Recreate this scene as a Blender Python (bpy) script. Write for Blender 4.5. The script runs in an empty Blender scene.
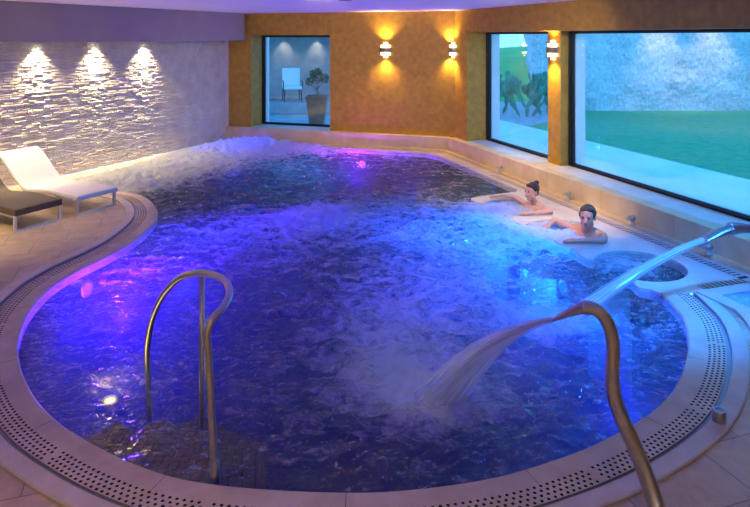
import bpy, bmesh, math, random
from mathutils import Vector, noise, Matrix
from mathutils.geometry import tessellate_polygon
random.seed(7)
PI = math.pi
C = bpy.context.scene.collection
F, H, HZ = 640.0, 2.24, 37.0

def W(px, py, z=0.0):
    """place on the horizontal plane z as measured from the photograph"""
    Y = F * (H - z) / (py - HZ)
    return Vector(((px - 375) / F * Y, Y, z))

# ---------------------------------------------------------------- materials
def mat(name, col=(.8, .8, .8), rough=.5, metal=0.0, spec=None):
    m = bpy.data.materials.new(name); m.use_nodes = True
    b = m.node_tree.nodes['Principled BSDF']
    b.inputs['Base Color'].default_value = (*col, 1)
    b.inputs['Roughness'].default_value = rough
    b.inputs['Metallic'].default_value = metal
    if spec is not None: b.inputs['Specular IOR Level'].default_value = spec
    return m
def nodes(m):
    nt = m.node_tree
    return nt, nt.nodes, nt.links, nt.nodes['Principled BSDF']
def coords(nt, scale=(1, 1, 1), rot=(0, 0, 0)):
    tc = nt.nodes.new('ShaderNodeTexCoord'); mp = nt.nodes.new('ShaderNodeMapping')
    mp.inputs['Scale'].default_value = scale; mp.inputs['Rotation'].default_value = rot
    nt.links.new(tc.outputs['Object'], mp.inputs['Vector'])
    return mp.outputs['Vector']
def noise_n(nt, vec, scale, detail=4, rough=.55, dist=0):
    n = nt.nodes.new('ShaderNodeTexNoise')
    n.inputs['Scale'].default_value = scale; n.inputs['Detail'].default_value = detail
    n.inputs['Roughness'].default_value = rough; n.inputs['Distortion'].default_value = dist
    nt.links.new(vec, n.inputs['Vector'])
    return n.outputs['Fac']
def ramp(nt, fac, stops):
    r = nt.nodes.new('ShaderNodeValToRGB')
    e = r.color_ramp.elements
    while len(e) < len(stops): e.new(.5)
    for i, (p, c) in enumerate(stops):
        e[i].position = p; e[i].color = (*c, 1) if len(c) == 3 else c
    nt.links.new(fac, r.inputs['Fac'])
    return r.outputs['Color']
def bump(nt, h, strength, dist=.01, normal=None):
    b = nt.nodes.new('ShaderNodeBump'); b.inputs['Strength'].default_value = strength
    b.inputs['Distance'].default_value = dist
    nt.links.new(h, b.inputs['Height'])
    if normal: nt.links.new(normal, b.inputs['Normal'])
    return b.outputs['Normal']
def noisy(name, c1, c2, scale=6, rough=.5, bs=.2, bd=.01, detail=6, bscale=None, metal=0, lo=.35, hi=.65):
    m = mat(name, c1, rough, metal); nt, N, L, B = nodes(m)
    v = coords(nt)
    f = noise_n(nt, v, scale, detail)
    L.new(ramp(nt, f, [(lo, c1), (hi, c2)]), B.inputs['Base Color'])
    if bs:
        f2 = noise_n(nt, v, bscale or scale * 4, 5)
        L.new(bump(nt, f2, bs, bd), B.inputs['Normal'])
    return m
ANG = math.atan2(-.9455, .325)      # direction of the right wall
def tile_mat():
    m = mat('travertine_tile', (.6, .5, .36), .38); nt, N, L, B = nodes(m)
    v = coords(nt, rot=(0, 0, -(ANG + PI / 2)))
    br = N.new('ShaderNodeTexBrick'); L.new(v, br.inputs['Vector'])
    br.inputs['Scale'].default_value = 1; br.inputs['Brick Width'].default_value = .62
    br.inputs['Row Height'].default_value = .39; br.inputs['Mortar Size'].default_value = .004
    br.inputs['Mortar Smooth'].default_value = .3
    br.inputs['Color1'].default_value = (.62, .47, .30, 1); br.inputs['Color2'].default_value = (.55, .42, .28, 1)
    br.inputs['Mortar'].default_value = (.27, .20, .13, 1)
    f = noise_n(nt, v, 5, 8, .65, .6)
    mx = N.new('ShaderNodeMix'); mx.data_type = 'RGBA'; mx.blend_type = 'MULTIPLY'
    mx.inputs[0].default_value = 1
    L.new(br.outputs['Color'], mx.inputs[6]); L.new(ramp(nt, f, [(.3, (.74, .70, .66)), (.7, (1.1, 1.08, 1.05))]), mx.inputs[7])
    L.new(mx.outputs[2], B.inputs['Base Color'])
    inv = N.new('ShaderNodeMath'); inv.operation = 'SUBTRACT'; inv.inputs[0].default_value = 1
    L.new(br.outputs['Fac'], inv.inputs[1])
    n1 = bump(nt, inv.outputs[0], .6, .004)
    L.new(bump(nt, f, .12, .006, n1), B.inputs['Normal'])
    return m
M = {}
M['tile'] = tile_mat()
M['coping'] = noisy('coping_stone', (.50, .38, .25), (.62, .49, .35), 5, .42, .12, .003, 8)
M['border'] = noisy('border_stone', (.52, .43, .34), (.64, .55, .46), 4, .4, .12, .003, 8)
M['ledge'] = noisy('ledge_stone', (.56, .48, .38), (.68, .61, .52), 4, .35, .12, .003, 8)
M['kerb'] = noisy('kerb_stone', (.64, .47, .22), (.76, .60, .33), 3, .45, .15, .003, 8)
M['sill'] = noisy('sill_stone', (.58, .55, .52), (.72, .69, .66), 3, .35, .1, .003, 8)
M['dark'] = mat('drain_dark', (.02, .018, .015), .8)
M['groove'] = mat('groove_channel', (.30, .29, .31), .35, .3)
M['ochre'] = noisy('ochre_stucco', (.37, .205, .018), (.49, .285, .03), 9, .55, .35, .004, 8, 60)
M['white_stone'] = noisy('whitewashed_stone', (.66, .61, .54), (.80, .76, .69), 5, .7, .7, .012, 8, 22)
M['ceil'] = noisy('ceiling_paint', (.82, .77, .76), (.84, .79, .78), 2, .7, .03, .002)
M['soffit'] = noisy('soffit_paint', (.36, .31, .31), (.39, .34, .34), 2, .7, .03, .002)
M['frame'] = mat('dark_frame', (.015, .014, .018), .35, .5)
M['steel'] = noisy('brushed_steel', (.46, .46, .43), (.54, .54, .51), 30, .36, .05, .001, metal=1)
M['steel_dark'] = mat('satin_metal', (.35, .30, .25), .3, 1)
M['white_plaster'] = noisy('white_plaster', (.80, .80, .80), (.86, .86, .86), 3, .7, .1, .003)
M['paving'] = noisy('pale_paving', (.74, .76, .76), (.84, .86, .86), 1.5, .6, .15, .004)
M['slate'] = noisy('grey_slate', (.26, .27, .30), (.36, .37, .40), 3, .7, .3, .01)
M['lawn'] = noisy('lawn_grass', (.08, .40, .17), (.14, .52, .22), 5, .9, .9, .03, 10, 90)
M['gravel'] = noisy('pink_gravel', (.45, .36, .38), (.60, .50, .52), 4, .9, .6, .02)
M['hill'] = noisy('green_bank', (.16, .45, .12), (.22, .55, .16), 1.5, .9, .8, .05)
M['cactus'] = noisy('cactus_skin', (.06, .26, .17), (.14, .40, .26), 8, .6, .3, .01)
M['trunk'] = noisy('bark', (.25, .20, .20), (.40, .34, .34), 8, .9, .8, .03)
M['leaf'] = noisy('leaf_green', (.02, .07, .02), (.05, .13, .04), 9, .6, .2, .01)
M['pot'] = noisy('pot_clay', (.22, .14, .10), (.30, .19, .13), 5, .7, .2, .01)
M['soil'] = noisy('soil', (.05, .035, .025), (.09, .06, .04), 20, .9, .6, .01)
M['white_fabric'] = noisy('white_mesh_fabric', (.78, .76, .72), (.82, .80, .76), 90, .7, .25, .002)
M['alu'] = mat('brushed_aluminium', (.62, .62, .66), .3, 1)
M['skin'] = noisy('skin_tan', (.52, .26, .16), (.58, .30, .19), 12, .42, .1, .002)
M['skin2'] = noisy('skin_light', (.60, .33, .22), (.66, .38, .26), 12, .42, .1, .002)
M['hair'] = noisy('dark_hair', (.012, .008, .006), (.035, .022, .016), 40, .4, .8, .006)
M['lips'] = mat('lips', (.42, .10, .09), .4)
M['teeth'] = mat('teeth', (.8, .78, .74), .3)
M['eye'] = mat('eye_dark', (.02, .015, .012), .15)

def wicker():
    m = mat('brown_wicker', (.05, .035, .028), .5); nt, N, L, B = nodes(m)
    v = coords(nt)
    ck = N.new('ShaderNodeTexChecker'); ck.inputs['Scale'].default_value = 70; L.new(v, ck.inputs['Vector'])
    ck.inputs['Color1'].default_value = (.035, .022, .018, 1); ck.inputs['Color2'].default_value = (.10, .07, .055, 1)
    L.new(ck.outputs['Color'], B.inputs['Base Color']); L.new(bump(nt, ck.outputs['Fac'], .7, .004), B.inputs['Normal'])
    return m
M['wicker'] = wicker()
def mosaic(name, c1, c2, mort, sc=.045):
    m = mat(name, c1, 1, 0, .0); nt, N, L, B = nodes(m)
    v = coords(nt)
    br = N.new('ShaderNodeTexBrick'); L.new(v, br.inputs['Vector'])
    br.offset = 0; br.inputs['Scale'].default_value = 1; br.inputs['Brick Width'].default_value = sc
    br.inputs['Row Height'].default_value = sc; br.inputs['Mortar Size'].default_value = .003
    br.inputs['Color1'].default_value = (*c1, 1); br.inputs['Color2'].default_value = (*c2, 1); br.inputs['Mortar'].default_value = (*mort, 1)
    L.new(br.outputs['Color'], B.inputs['Base Color'])
    return m
M['mosaic'] = mosaic('blue_mosaic', (.004, .012, .045), (.008, .02, .07), (.012, .02, .05))
M['brown_mosaic'] = mosaic('brown_mosaic', (.22, .12, .06), (.30, .17, .09), (.10, .06, .03), .05)
def garden_stone():
    m = mat('rubble_wall', (.4, .4, .42), .9); nt, N, L, B = nodes(m)
    v = coords(nt); v2 = coords(nt, scale=(1.6, 1, 1))
    vo = N.new('ShaderNodeTexVoronoi'); vo.inputs['Scale'].default_value = 6; L.new(v2, vo.inputs['Vector'])
    f = noise_n(nt, v, 1.2, 8, .7); f2 = noise_n(nt, v, 14, 6, .7)
    mx = N.new('ShaderNodeMix'); mx.data_type = 'RGBA'; mx.inputs[0].default_value = .5
    L.new(ramp(nt, f, [(.35, (.50, .42, .44)), (.6, (.95, .82, .82))]), mx.inputs[6])
    L.new(ramp(nt, f2, [(.35, (.42, .35, .37)), (.6, (.98, .86, .86))]), mx.inputs[7])
    L.new(mx.outputs[2], B.inputs['Base Color'])
    n1 = bump(nt, vo.outputs['Distance'], .6, .05); L.new(bump(nt, f2, .6, .03, n1), B.inputs['Normal'])
    return m
M['rubble'] = garden_stone()
def emit(name, col, s):
    m = bpy.data.materials.new(name); m.use_nodes = True; nt = m.node_tree; nt.nodes.clear()
    e = nt.nodes.new('ShaderNodeEmission'); o = nt.nodes.new('ShaderNodeOutputMaterial')
    e.inputs[0].default_value = (*col, 1); e.inputs[1].default_value = s
    nt.links.new(e.outputs[0], o.inputs[0]); return m
def two_sided_ior(nt, fr, ior):
    g = nt.nodes.new('ShaderNodeNewGeometry'); m = nt.nodes.new('ShaderNodeMapRange')
    m.inputs['To Min'].default_value = ior; m.inputs['To Max'].default_value = 1 / ior
    nt.links.new(g.outputs['Backfacing'], m.inputs['Value']); nt.links.new(m.outputs[0], fr.inputs['IOR'])
def glass_mat(name, tint=(.9, .95, .97), ior=1.5):
    m = bpy.data.materials.new(name); m.use_nodes = True; nt = m.node_tree; nt.nodes.clear(); N = nt.nodes; L = nt.links
    o = N.new('ShaderNodeOutputMaterial'); mx = N.new('ShaderNodeMixShader'); fr = N.new('ShaderNodeFresnel')
    t = N.new('ShaderNodeBsdfTransparent'); g = N.new('ShaderNodeBsdfGlossy')
    two_sided_ior(nt, fr, ior); t.inputs[0].default_value = (*tint, 1); g.inputs['Roughness'].default_value = .02
    L.new(fr.outputs[0], mx.inputs[0]); L.new(t.outputs[0], mx.inputs[1]); L.new(g.outputs[0], mx.inputs[2]); L.new(mx.outputs[0], o.inputs[0])
    return m
M['glass'] = glass_mat('window_glass')
def water_mat(name, foam_base=0.0, tint=(.25, .55, .85)):
    m = bpy.data.materials.new(name); m.use_nodes = True; nt = m.node_tree; nt.nodes.clear(); N = nt.nodes; L = nt.links
    o = N.new('ShaderNodeOutputMaterial')
    v = coords(nt)
    # fine ripples
    r1 = noise_n(nt, v, 11, 4, .6, 1.0); r2 = noise_n(nt, v, 34, 3, .55, .5)
    nb = bump(nt, r2, .6, .012, bump(nt, r1, 1.0, .045))
    fr = N.new('ShaderNodeFresnel'); two_sided_ior(nt, fr, 1.33); L.new(nb, fr.inputs['Normal'])
    t = N.new('ShaderNodeBsdfTransparent'); t.inputs[0].default_value = (*tint, 1)
    g = N.new('ShaderNodeBsdfGlossy'); g.inputs['Roughness'].default_value = .06; L.new(nb, g.inputs['Normal'])
    mw = N.new('ShaderNodeMixShader'); L.new(fr.outputs[0], mw.inputs[0]); L.new(t.outputs[0], mw.inputs[1]); L.new(g.outputs[0], mw.inputs[2])
    # aerated water and foam scatter the light that reaches them
    tr = N.new('ShaderNodeBsdfTranslucent'); tr.inputs[0].default_value = (.85, .9, .95, 1); L.new(nb, tr.inputs['Normal'])
    df = N.new('ShaderNodeBsdfDiffuse'); df.inputs[0].default_value = (.85, .88, .9, 1); L.new(nb, df.inputs['Normal'])
    mf = N.new('ShaderNodeMixShader'); mf.inputs[0].default_value = .42; L.new(tr.outputs[0], mf.inputs[1]); L.new(df.outputs[0], mf.inputs[2])
    at = N.new('ShaderNodeAttribute'); at.attribute_name = 'foam'
    s1 = noise_n(nt, coords(nt, scale=(1, 1.7, 1)), 3.2, 7, .62, 1.6)
    s2 = noise_n(nt, v, 14, 8, .78, 1.4)
    a = N.new('ShaderNodeMath'); a.operation = 'MULTIPLY_ADD'; L.new(s1, a.inputs[0]); a.inputs[1].default_value = .56
    b = N.new('ShaderNodeMath'); b.operation = 'MULTIPLY'; L.new(s2, b.inputs[0]); b.inputs[1].default_value = .44
    L.new(b.outputs[0], a.inputs[2])
    sh = N.new('ShaderNodeMath'); sh.operation = 'MULTIPLY_ADD'; L.new(at.outputs['Fac'], sh.inputs[0]); sh.inputs[1].default_value = .34; L.new(a.outputs[0], sh.inputs[2])
    mr = N.new('ShaderNodeMapRange'); mr.interpolation_type = 'SMOOTHSTEP'
    mr.inputs['From Min'].default_value = .45; mr.inputs['From Max'].default_value = .80
    mr.inputs['To Min'].default_value = foam_base; mr.inputs['To Max'].default_value = .95
    L.new(sh.outputs[0], mr.inputs['Value'])
    mx = N.new('ShaderNodeMixShader'); L.new(mr.outputs[0], mx.inputs[0]); L.new(mw.outputs[0], mx.inputs[1]); L.new(mf.outputs[0], mx.inputs[2])
    L.new(mx.outputs[0], o.inputs[0])
    return m
M['water'] = water_mat('pool_water', .02, (.8, .9, .95))
M['tub_water'] = water_mat('tub_water', .25, (.4, .8, .95))
def jet_mat():
    m = bpy.data.materials.new('water_spray'); m.use_nodes = True; nt = m.node_tree; nt.nodes.clear(); N = nt.nodes; L = nt.links
    o = N.new('ShaderNodeOutputMaterial'); at = N.new('ShaderNodeAttribute'); at.attribute_name = 'flow'
    n = N.new('ShaderNodeTexNoise'); n.inputs['Scale'].default_value = 1; n.inputs['Detail'].default_value = 4
    L.new(at.outputs['Vector'], n.inputs['Vector'])
    mr = N.new('ShaderNodeMapRange'); mr.inputs['From Min'].default_value = .35; mr.inputs['From Max'].default_value = .7
    mr.inputs['To Min'].default_value = .12; mr.inputs['To Max'].default_value = .72; L.new(n.outputs['Fac'], mr.inputs['Value'])
    t = N.new('ShaderNodeBsdfTransparent'); tr = N.new('ShaderNodeBsdfTranslucent'); d = N.new('ShaderNodeBsdfDiffuse'); g = N.new('ShaderNodeBsdfGlossy')
    for q in (tr, d): q.inputs[0].default_value = (.9, .93, .96, 1)
    g.inputs['Roughness'].default_value = .15
    a = N.new('ShaderNodeMixShader'); a.inputs[0].default_value = .5; L.new(tr.outputs[0], a.inputs[1]); L.new(d.outputs[0], a.inputs[2])
    b = N.new('ShaderNodeMixShader'); b.inputs[0].default_value = .1; L.new(a.outputs[0], b.inputs[1]); L.new(g.outputs[0], b.inputs[2])
    mx = N.new('ShaderNodeMixShader'); L.new(mr.outputs[0], mx.inputs[0]); L.new(t.outputs[0], mx.inputs[1]); L.new(b.outputs[0], mx.inputs[2])
    L.new(mx.outputs[0], o.inputs[0]); return m
M['spray'] = jet_mat()

# ---------------------------------------------------------------- object helpers
def obj(name, bm, m, parent=None, smooth=False, kind=None, label=None):
    me = bpy.data.meshes.new(name)
    if isinstance(bm, bmesh.types.BMesh):
        bm.normal_update(); bm.to_mesh(me); bm.free()
    else:
        me.from_pydata(*bm); me.update()
    ms = m if isinstance(m, (list, tuple)) else [m]
    for q in ms: me.materials.append(q)
    if smooth:
        for p in me.polygons: p.use_smooth = True
    o = bpy.data.objects.new(name, me); C.objects.link(o)
    if parent:
        o.parent = parent
        o.matrix_parent_inverse = parent_mat(parent).inverted()
    if kind: o['kind'] = kind
    if label: o['label'] = label
    return o
def parent_mat(p):
    m = Matrix.Translation(p.location) @ p.rotation_euler.to_matrix().to_4x4()
    if p.parent: m = parent_mat(p.parent) @ p.matrix_parent_inverse @ m if False else m
    return m
def tag(o, label, cat, group=None, kind=None):
    o['label'] = label; o['category'] = cat
    if group: o['group'] = group
    if kind: o['kind'] = kind
    return o
def thing(name, label, cat, loc=(0, 0, 0), rz=0, group=None):
    o = bpy.data.objects.new(name, None); C.objects.link(o); o.empty_display_size = .1
    o.location = loc; o.rotation_euler = (0, 0, rz)
    return tag(o, label, cat, group)
def child(name, bm, m, root, smooth=False, label=None):
    """mesh given in the local frame of its root"""
    o = obj(name, bm, m, None, smooth, None, label); o.parent = root; return o
def copy_tree(o, parent=None):
    c = o.copy(); C.objects.link(c)
    if parent: c.parent = parent
    for ch in [q for q in bpy.data.objects if q.parent == o]:
        copy_tree(ch, c)
    return c
def box(bm, x0, x1, y0, y1, z0, z1, fr=None, bev=0):
    """axis box, or in a frame (origin, ux, uy)"""
    vs = []
    for z in (z0, z1):
        for (x, y) in ((x0, y0), (x1, y0), (x1, y1), (x0, y1)):
            if fr:
                o, a, b = fr; p = Vector((o[0] + a[0] * x + b[0] * y, o[1] + a[1] * x + b[1] * y, z))
            else: p = Vector((x, y, z))
            vs.append(bm.verts.new(p))
    fs = [(0, 3, 2, 1), (4, 5, 6, 7), (0, 1, 5, 4), (1, 2, 6, 5), (2, 3, 7, 6), (3, 0, 4, 7)]
    faces = [bm.faces.new([vs[i] for i in f]) for f in fs]
    if bev:
        es = list({e for f in faces for e in f.edges})
        bmesh.ops.bevel(bm, geom=es, offset=bev, segments=2, affect='EDGES', profile=.5)
    return faces
def catmull(pts, n=8, closed=False):
    out = []; P = pts; L = len(P)
    rng = range(L) if closed else range(L - 1)
    for i in rng:
        if closed: p0, p1, p2, p3 = P[(i - 1) % L], P[i], P[(i + 1) % L], P[(i + 2) % L]
        else: p0, p1, p2, p3 = P[max(i - 1, 0)], P[i], P[i + 1], P[min(i + 2, L - 1)]
        for k in range(n):
            t = k / n
            out.append(.5 * ((2 * p1) + (p2 - p0) * t + (2 * p0 - 5 * p1 + 4 * p2 - p3) * t * t + (3 * p1 - p0 - 3 * p2 + p3) * t ** 3))
    if not closed: out.append(P[-1].copy())
    return out
def resample(pts, step):
    d = [0]
    for a, b in zip(pts, pts[1:]): d.append(d[-1] + (b - a).length)
    n = max(2, int(round(d[-1] / step))); out = []; j = 0
    for k in range(n + 1):
        s = d[-1] * k / n
        while j < len(d) - 2 and d[j + 1] < s: j += 1
        t = (s - d[j]) / max(1e-9, d[j + 1] - d[j]); out.append(pts[j].lerp(pts[j + 1], min(1, max(0, t))))
    return out
def tube(bm, pts, rad, seg=16, caps=True, flat=None):
    """tube along points; rad number or list; flat = list of (width factor, height factor)"""
    n = len(pts); rad = rad if isinstance(rad, (list, tuple)) else [rad] * n
    prev = None; rings = []
    up = None
    for i, p in enumerate(pts):
        t = (pts[min(i + 1, n - 1)] - pts[max(i - 1, 0)]).normalized()
        if up is None:
            up = Vector((0, 0, 1)) if abs(t.z) < .9 else Vector((0, 1, 0))
        s = t.cross(up)
        if s.length < 1e-4: s = t.orthogonal()
        s.normalize(); up = s.cross(t).normalized()
        fw, fh = flat[i] if flat else (1, 1)
        rings.append([bm.verts.new(p + s * (math.cos(2 * PI * k / seg) * rad[i] * fw) + up * (math.sin(2 * PI * k / seg) * rad[i] * fh)) for k in range(seg)])
    for a, b in zip(rings, rings[1:]):
        for k in range(seg): bm.faces.new((a[k], a[(k + 1) % seg], b[(k + 1) % seg], b[k]))
    if caps:
        bm.faces.new(rings[0][::-1]); bm.faces.new(rings[-1])
    return rings
def lathe(bm, prof, seg=24, loc=Vector((0, 0, 0)), rot=None):
    """profile [(r, z)] about z"""
    rings = []
    for r, z in prof:
        ring = []
        for k in range(seg):
            p = Vector((math.cos(2 * PI * k / seg) * r, math.sin(2 * PI * k / seg) * r, z))
            if rot: p = rot @ p
            ring.append(bm.verts.new(p + loc))
        rings.append(ring)
    for a, b in zip(rings, rings[1:]):
        for k in range(seg): bm.faces.new((a[k], a[(k + 1) % seg], b[(k + 1) % seg], b[k]))
    if prof[0][0] > 1e-4: bm.faces.new(rings[0][::-1])
    if prof[-1][0] > 1e-4: bm.faces.new(rings[-1])
    bmesh.ops.remove_doubles(bm, verts=bm.verts[:], dist=1e-5)
def ball(bm, p, r, sc=(1, 1, 1), rot=None, sub=3):
    mtx = Matrix.Translation(p) @ (rot.to_4x4() if rot else Matrix()) @ Matrix.Diagonal((*sc, 1))
    bmesh.ops.create_icosphere(bm, subdivisions=sub, radius=r, matrix=mtx)
def capsule(bm, a, b, ra, rb, seg=12):
    ball(bm, a, ra, sub=2); ball(bm, b, rb, sub=2)
    tube(bm, [a, b], [ra, rb], seg)
def flat_poly(loops, z, flip=False):
    """tessellated polygon with holes as pydata"""
    pl = [[Vector((p.x, p.y, 0)) for p in l] for l in loops]
    vs = [(p.x, p.y, z) for l in loops for p in l]
    tris = tessellate_polygon(pl)
    out = []
    for t in tris:
        a, b, c = (Vector(vs[i]) for i in t)
        if ((b - a).cross(c - a)).z < 0: t = (t[0], t[2], t[1])
        out.append(tuple(t) if not flip else (t[0], t[2], t[1]))
    return (vs, [], out)
def inside(p, poly):
    x, y = p; c = False; n = len(poly); j = n - 1
    for i in range(n):
        xi, yi = poly[i]; xj, yj = poly[j]
        if (yi > y) != (yj > y) and x < (xj - xi) * (y - yi) / (yj - yi) + xi: c = not c
        j = i
    return c

# ---------------------------------------------------------------- frames of the room
n2 = Vector((.9455, .325, 0)).normalized(); t2 = Vector((.325, -.9455, 0)).normalized()
def CS(c, s, z=0): return n2 * c + t2 * s + Vector((0, 0, z))
def FR(): return ((0, 0), t2, n2)          # x -> s, y -> c
C0 = Vector((-3.26, 13.95, 0)); C1 = Vector((1.41, 12.4, 0))
bv = (C1 - C0).normalized(); nb = Vector((-bv.y, bv.x, 0))
lv = Vector((-.4416, -.897, 0)).normalized(); nl = Vector((-lv.y, lv.x, 0))       # along left wall towards camera; nl points into room?
if nl.x < 0: nl = -nl
FB = ((C0.x, C0.y), bv, nb)                 # back frame: x along, y outwards
FL = ((C0.x, C0.y), lv, nl)                 # left frame: x towards camera, y into room
SC1 = t2.dot(C1)
KZ = .29; CZ = 2.75; HEAD = 2.30
KC = 5.37; WC = 5.53; GC = 6.03; PC = 5.80
# room corner points (for floor / ceiling)
LEND = C0 + lv * 18.5
REND = CS(KC, SC1 + 15.2)

# ---------------------------------------------------------------- pool outline
arc_px = [(121, 191), (143.6, 196), (155, 205), (157.5, 215), (149, 227.6), (130, 243), (105, 257), (80, 269), (55, 284), (38, 300), (26, 317), (19, 338),
          (18.5, 353), (23, 373), (36.5, 398), (59, 421), (92.6, 442), (131.6, 461), (180, 477), (248.5, 486.5), (344, 491), (413, 488), (490, 477),
          (547, 461), (593, 443.5), (635.5, 421), (663.5, 400), (680, 376), (688, 347), (684.5, 321), (673, 305), (661, 293)]
arc = resample(catmull([W(*p) for p in arc_px], 8), .036)
def offs(pts, d):
    out = []
    for i, p in enumerate(pts):
        t = (pts[min(i + 1, len(pts) - 1)] - pts[max(i - 1, 0)]).normalized()
        out.append(p + Vector((t.y, -t.x, 0)) * d)
    return out
scal = [CS(4.12, -4.78), CS(4.10, -4.72), CS(4.13, -4.69)]
scal = [W(650, 289), W(640, 287.5), W(636, 285)]
circ = [(4.50, -5.10, .43), (4.47, -6.33, .42), (4.47, -7.37, .42)]
for (cc, cs, cr) in circ:
    h = math.acos((cc - 4.16) / cr)
    # from the near opening edge round the deck side to the far edge
    for k in range(25):
        a = -PI + h + (2 * PI - 2 * h) * k / 24     # angle from +c, starting near
        scal.append(CS(cc + cr * math.cos(a), cs - cr * math.sin(a) * -1 * -1) if False else CS(cc + cr * math.cos(a), cs - cr * math.sin(a)))
    scal.append(CS(4.13, cs - cr * math.sin(PI - h) - .05))
scal = scal[:-1] + [CS(4.13, -7.78), CS(4.12, -7.9), CS(4.16, -7.99), CS(4.25, -8.02), CS(4.6, -8.07), CS(4.95, -8.11)]
far = [CS(5.04, -8.2), CS(5.06, -9.5), CS(5.05, -11.1), C1 - bv * .42 - nb * .16, C1 - bv * 2.5 - nb * .16, C0 + bv * .42 - nb * .16]
def L(x, y): return C0 + lv * x + nl * y
far += [L(.3, .34), L(2.0, .38), L(3.2, .42), L(4.1, .50), L(4.55, .62), L(4.8, .85), L(4.82, 1.15), L(4.80, 1.4)]
far_s = far
a0 = len(arc)
outline = arc + scal + far_s
O2 = [(p.x, p.y) for p in outline]

# ---------------------------------------------------------------- floor, coping, ledge
OUT = .385
outer = offs(arc, OUT)
gr0, gr1 = CS(4.62, -4.43), CS(KC, -4.43)
# tiled floor hole: coping outer, then out to the kerb, along kerb, back, left strip
left_join = L(4.62, 0)
hole = outer + [gr0, gr1, C1 + t2 * 0, C0, left_join]
# perimeter of the tiled floor, reaching under the walls
perim_floor = [left_join, LEND, REND, gr1] + [gr0] + outer[::-1]
fl = obj('floor', flat_poly([perim_floor], 0), M['tile'], kind='structure'); tag(fl, 'cream travertine floor tiles round the pool', 'floor')
del fl['category']
# ledge: pool outline (non arc part) against kerb and wall
ledge_loop = [arc[-1]] + scal + far_s + [arc[0], outer[0], left_join, C0, C1, gr1, gr0, outer[-1]]
lg = obj('pool_ledge', flat_poly([ledge_loop], -.001), M['ledge'], kind='structure', label='pale smooth stone ledge with scalloped seats along the far sides')

def strip(bm, arcpts, d0, d1, z0, z1):
    a = offs(arcpts, d0); b = offs(arcpts, d1)
    va = [bm.verts.new((p.x, p.y, z0)) for p in a]; vb = [bm.verts.new((p.x, p.y, z1)) for p in b]
    for i in range(len(a) - 1): bm.faces.new((va[i], vb[i], vb[i + 1], va[i + 1]))
bm = bmesh.new()
# rounded nose, plain strip, perforated strip with real holes
strip(bm, arc, 0, 0, -.09, -.012); strip(bm, arc, 0, .012, -.012, 0); strip(bm, arc, .012, .125, 0, 0)
rows = 4; r0, r1 = .125, .245; rw = (r1 - r0) / rows
N_arc = len(arc)
def at_arc(u, d):
    i = min(int(u), N_arc - 2); f = u - i
    p = arc[i].lerp(arc[i + 1], f); ta = (arc[min(i + 1, N_arc - 1)] - arc[max(i - 1, 0)]).normalized(); tb = (arc[min(i + 2, N_arc - 1)] - arc[i]).normalized()
    t = ta.lerp(tb, f); return p + Vector((t.y, -t.x, 0)) * d
dark_faces = []
for row in range(rows):
    dd = r0 + (row + .5) * rw
    sh = .5 * (row % 2)
    for i in range(N_arc - 1):
        ua, ub = i + sh, i + 1 + sh
        if ub > N_arc - 1.01: ub = N_arc - 1.01
        if ua >= ub: continue
        d0, d1 = dd - rw / 2, dd + rw / 2
        # square cell ring of 8 points and hole ring of 8 points
        um = (ua + ub) / 2
        solid = (i % 26) in (0,)       # blank joint between slabs
        sq = [(ua, d0), (um, d0), (ub, d0), (ub, dd), (ub, d1), (um, d1), (ua, d1), (ua, dd)]
        sv = [bm.verts.new(at_arc(*q)) for q in sq]
        if solid:
            bm.faces.new(sv[::-1]); continue
        hr = .0092 if row else .0092
        cen = at_arc(um, dd)
        e1 = (at_arc(ub, dd) - at_arc(ua, dd)).normalized(); e2 = Vector((e1.y, -e1.x, 0))
        ho = []; hb = []
        for q in range(8):
            a = -3 * PI / 4 + q * PI / 4
            pt = cen + e1 * (math.cos(a) * hr) + e2 * (math.sin(a) * hr)
            ho.append(bm.verts.new(pt)); hb.append(bm.verts.new(pt + Vector((0, 0, -.02))))
        for q in range(8):
            w = (q + 1) % 8
            bm.faces.new((sv[w], sv[q], ho[q], ho[w]))
            f = bm.faces.new((ho[w], ho[q], hb[q], hb[w])); f.material_index = 1
        f = bm.faces.new(hb[::-1]); f.material_index = 1
for i in range(0, N_arc - 1):
    if i % 13 == 0 and i:
        pass
cp = obj('pool_coping', bm, [M['coping'], M['dark']], kind='structure', label='perforated overflow coping stone curving round the pool edge')
bm = bmesh.new()
strip(bm, arc, .245, .245, 0, -.012); strip(bm, arc, .245, .278, -.012, -.012); strip(bm, arc, .278, .278, -.012, .012)
gv = obj('trim_1', bm, M['groove'], kind='structure')
bm = bmesh.new()
strip(bm, arc, .278, .284, .012, .018); strip(bm, arc, .284, OUT - .008, .018, .018); strip(bm, arc, OUT - .008, OUT, .018, .012); strip(bm, arc, OUT, OUT, .012, -.002)
bd = obj('trim_2', bm, M['border'], kind='structure')
# slab joints in coping
bm = bmesh.new()
for i in range(18, N_arc - 10, 26):
    a, b = at_arc(i + .5, .014), at_arc(i + .5, .122); e = (b - a).normalized(); s = Vector((-e.y, e.x, 0)) * .0015
    vs = [bm.verts.new(q + Vector((0, 0, .0008))) for q in (a - s, a + s, b + s, b - s)]; bm.faces.new(vs)
obj('trim_3', bm, M['dark'], kind='structure')

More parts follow.
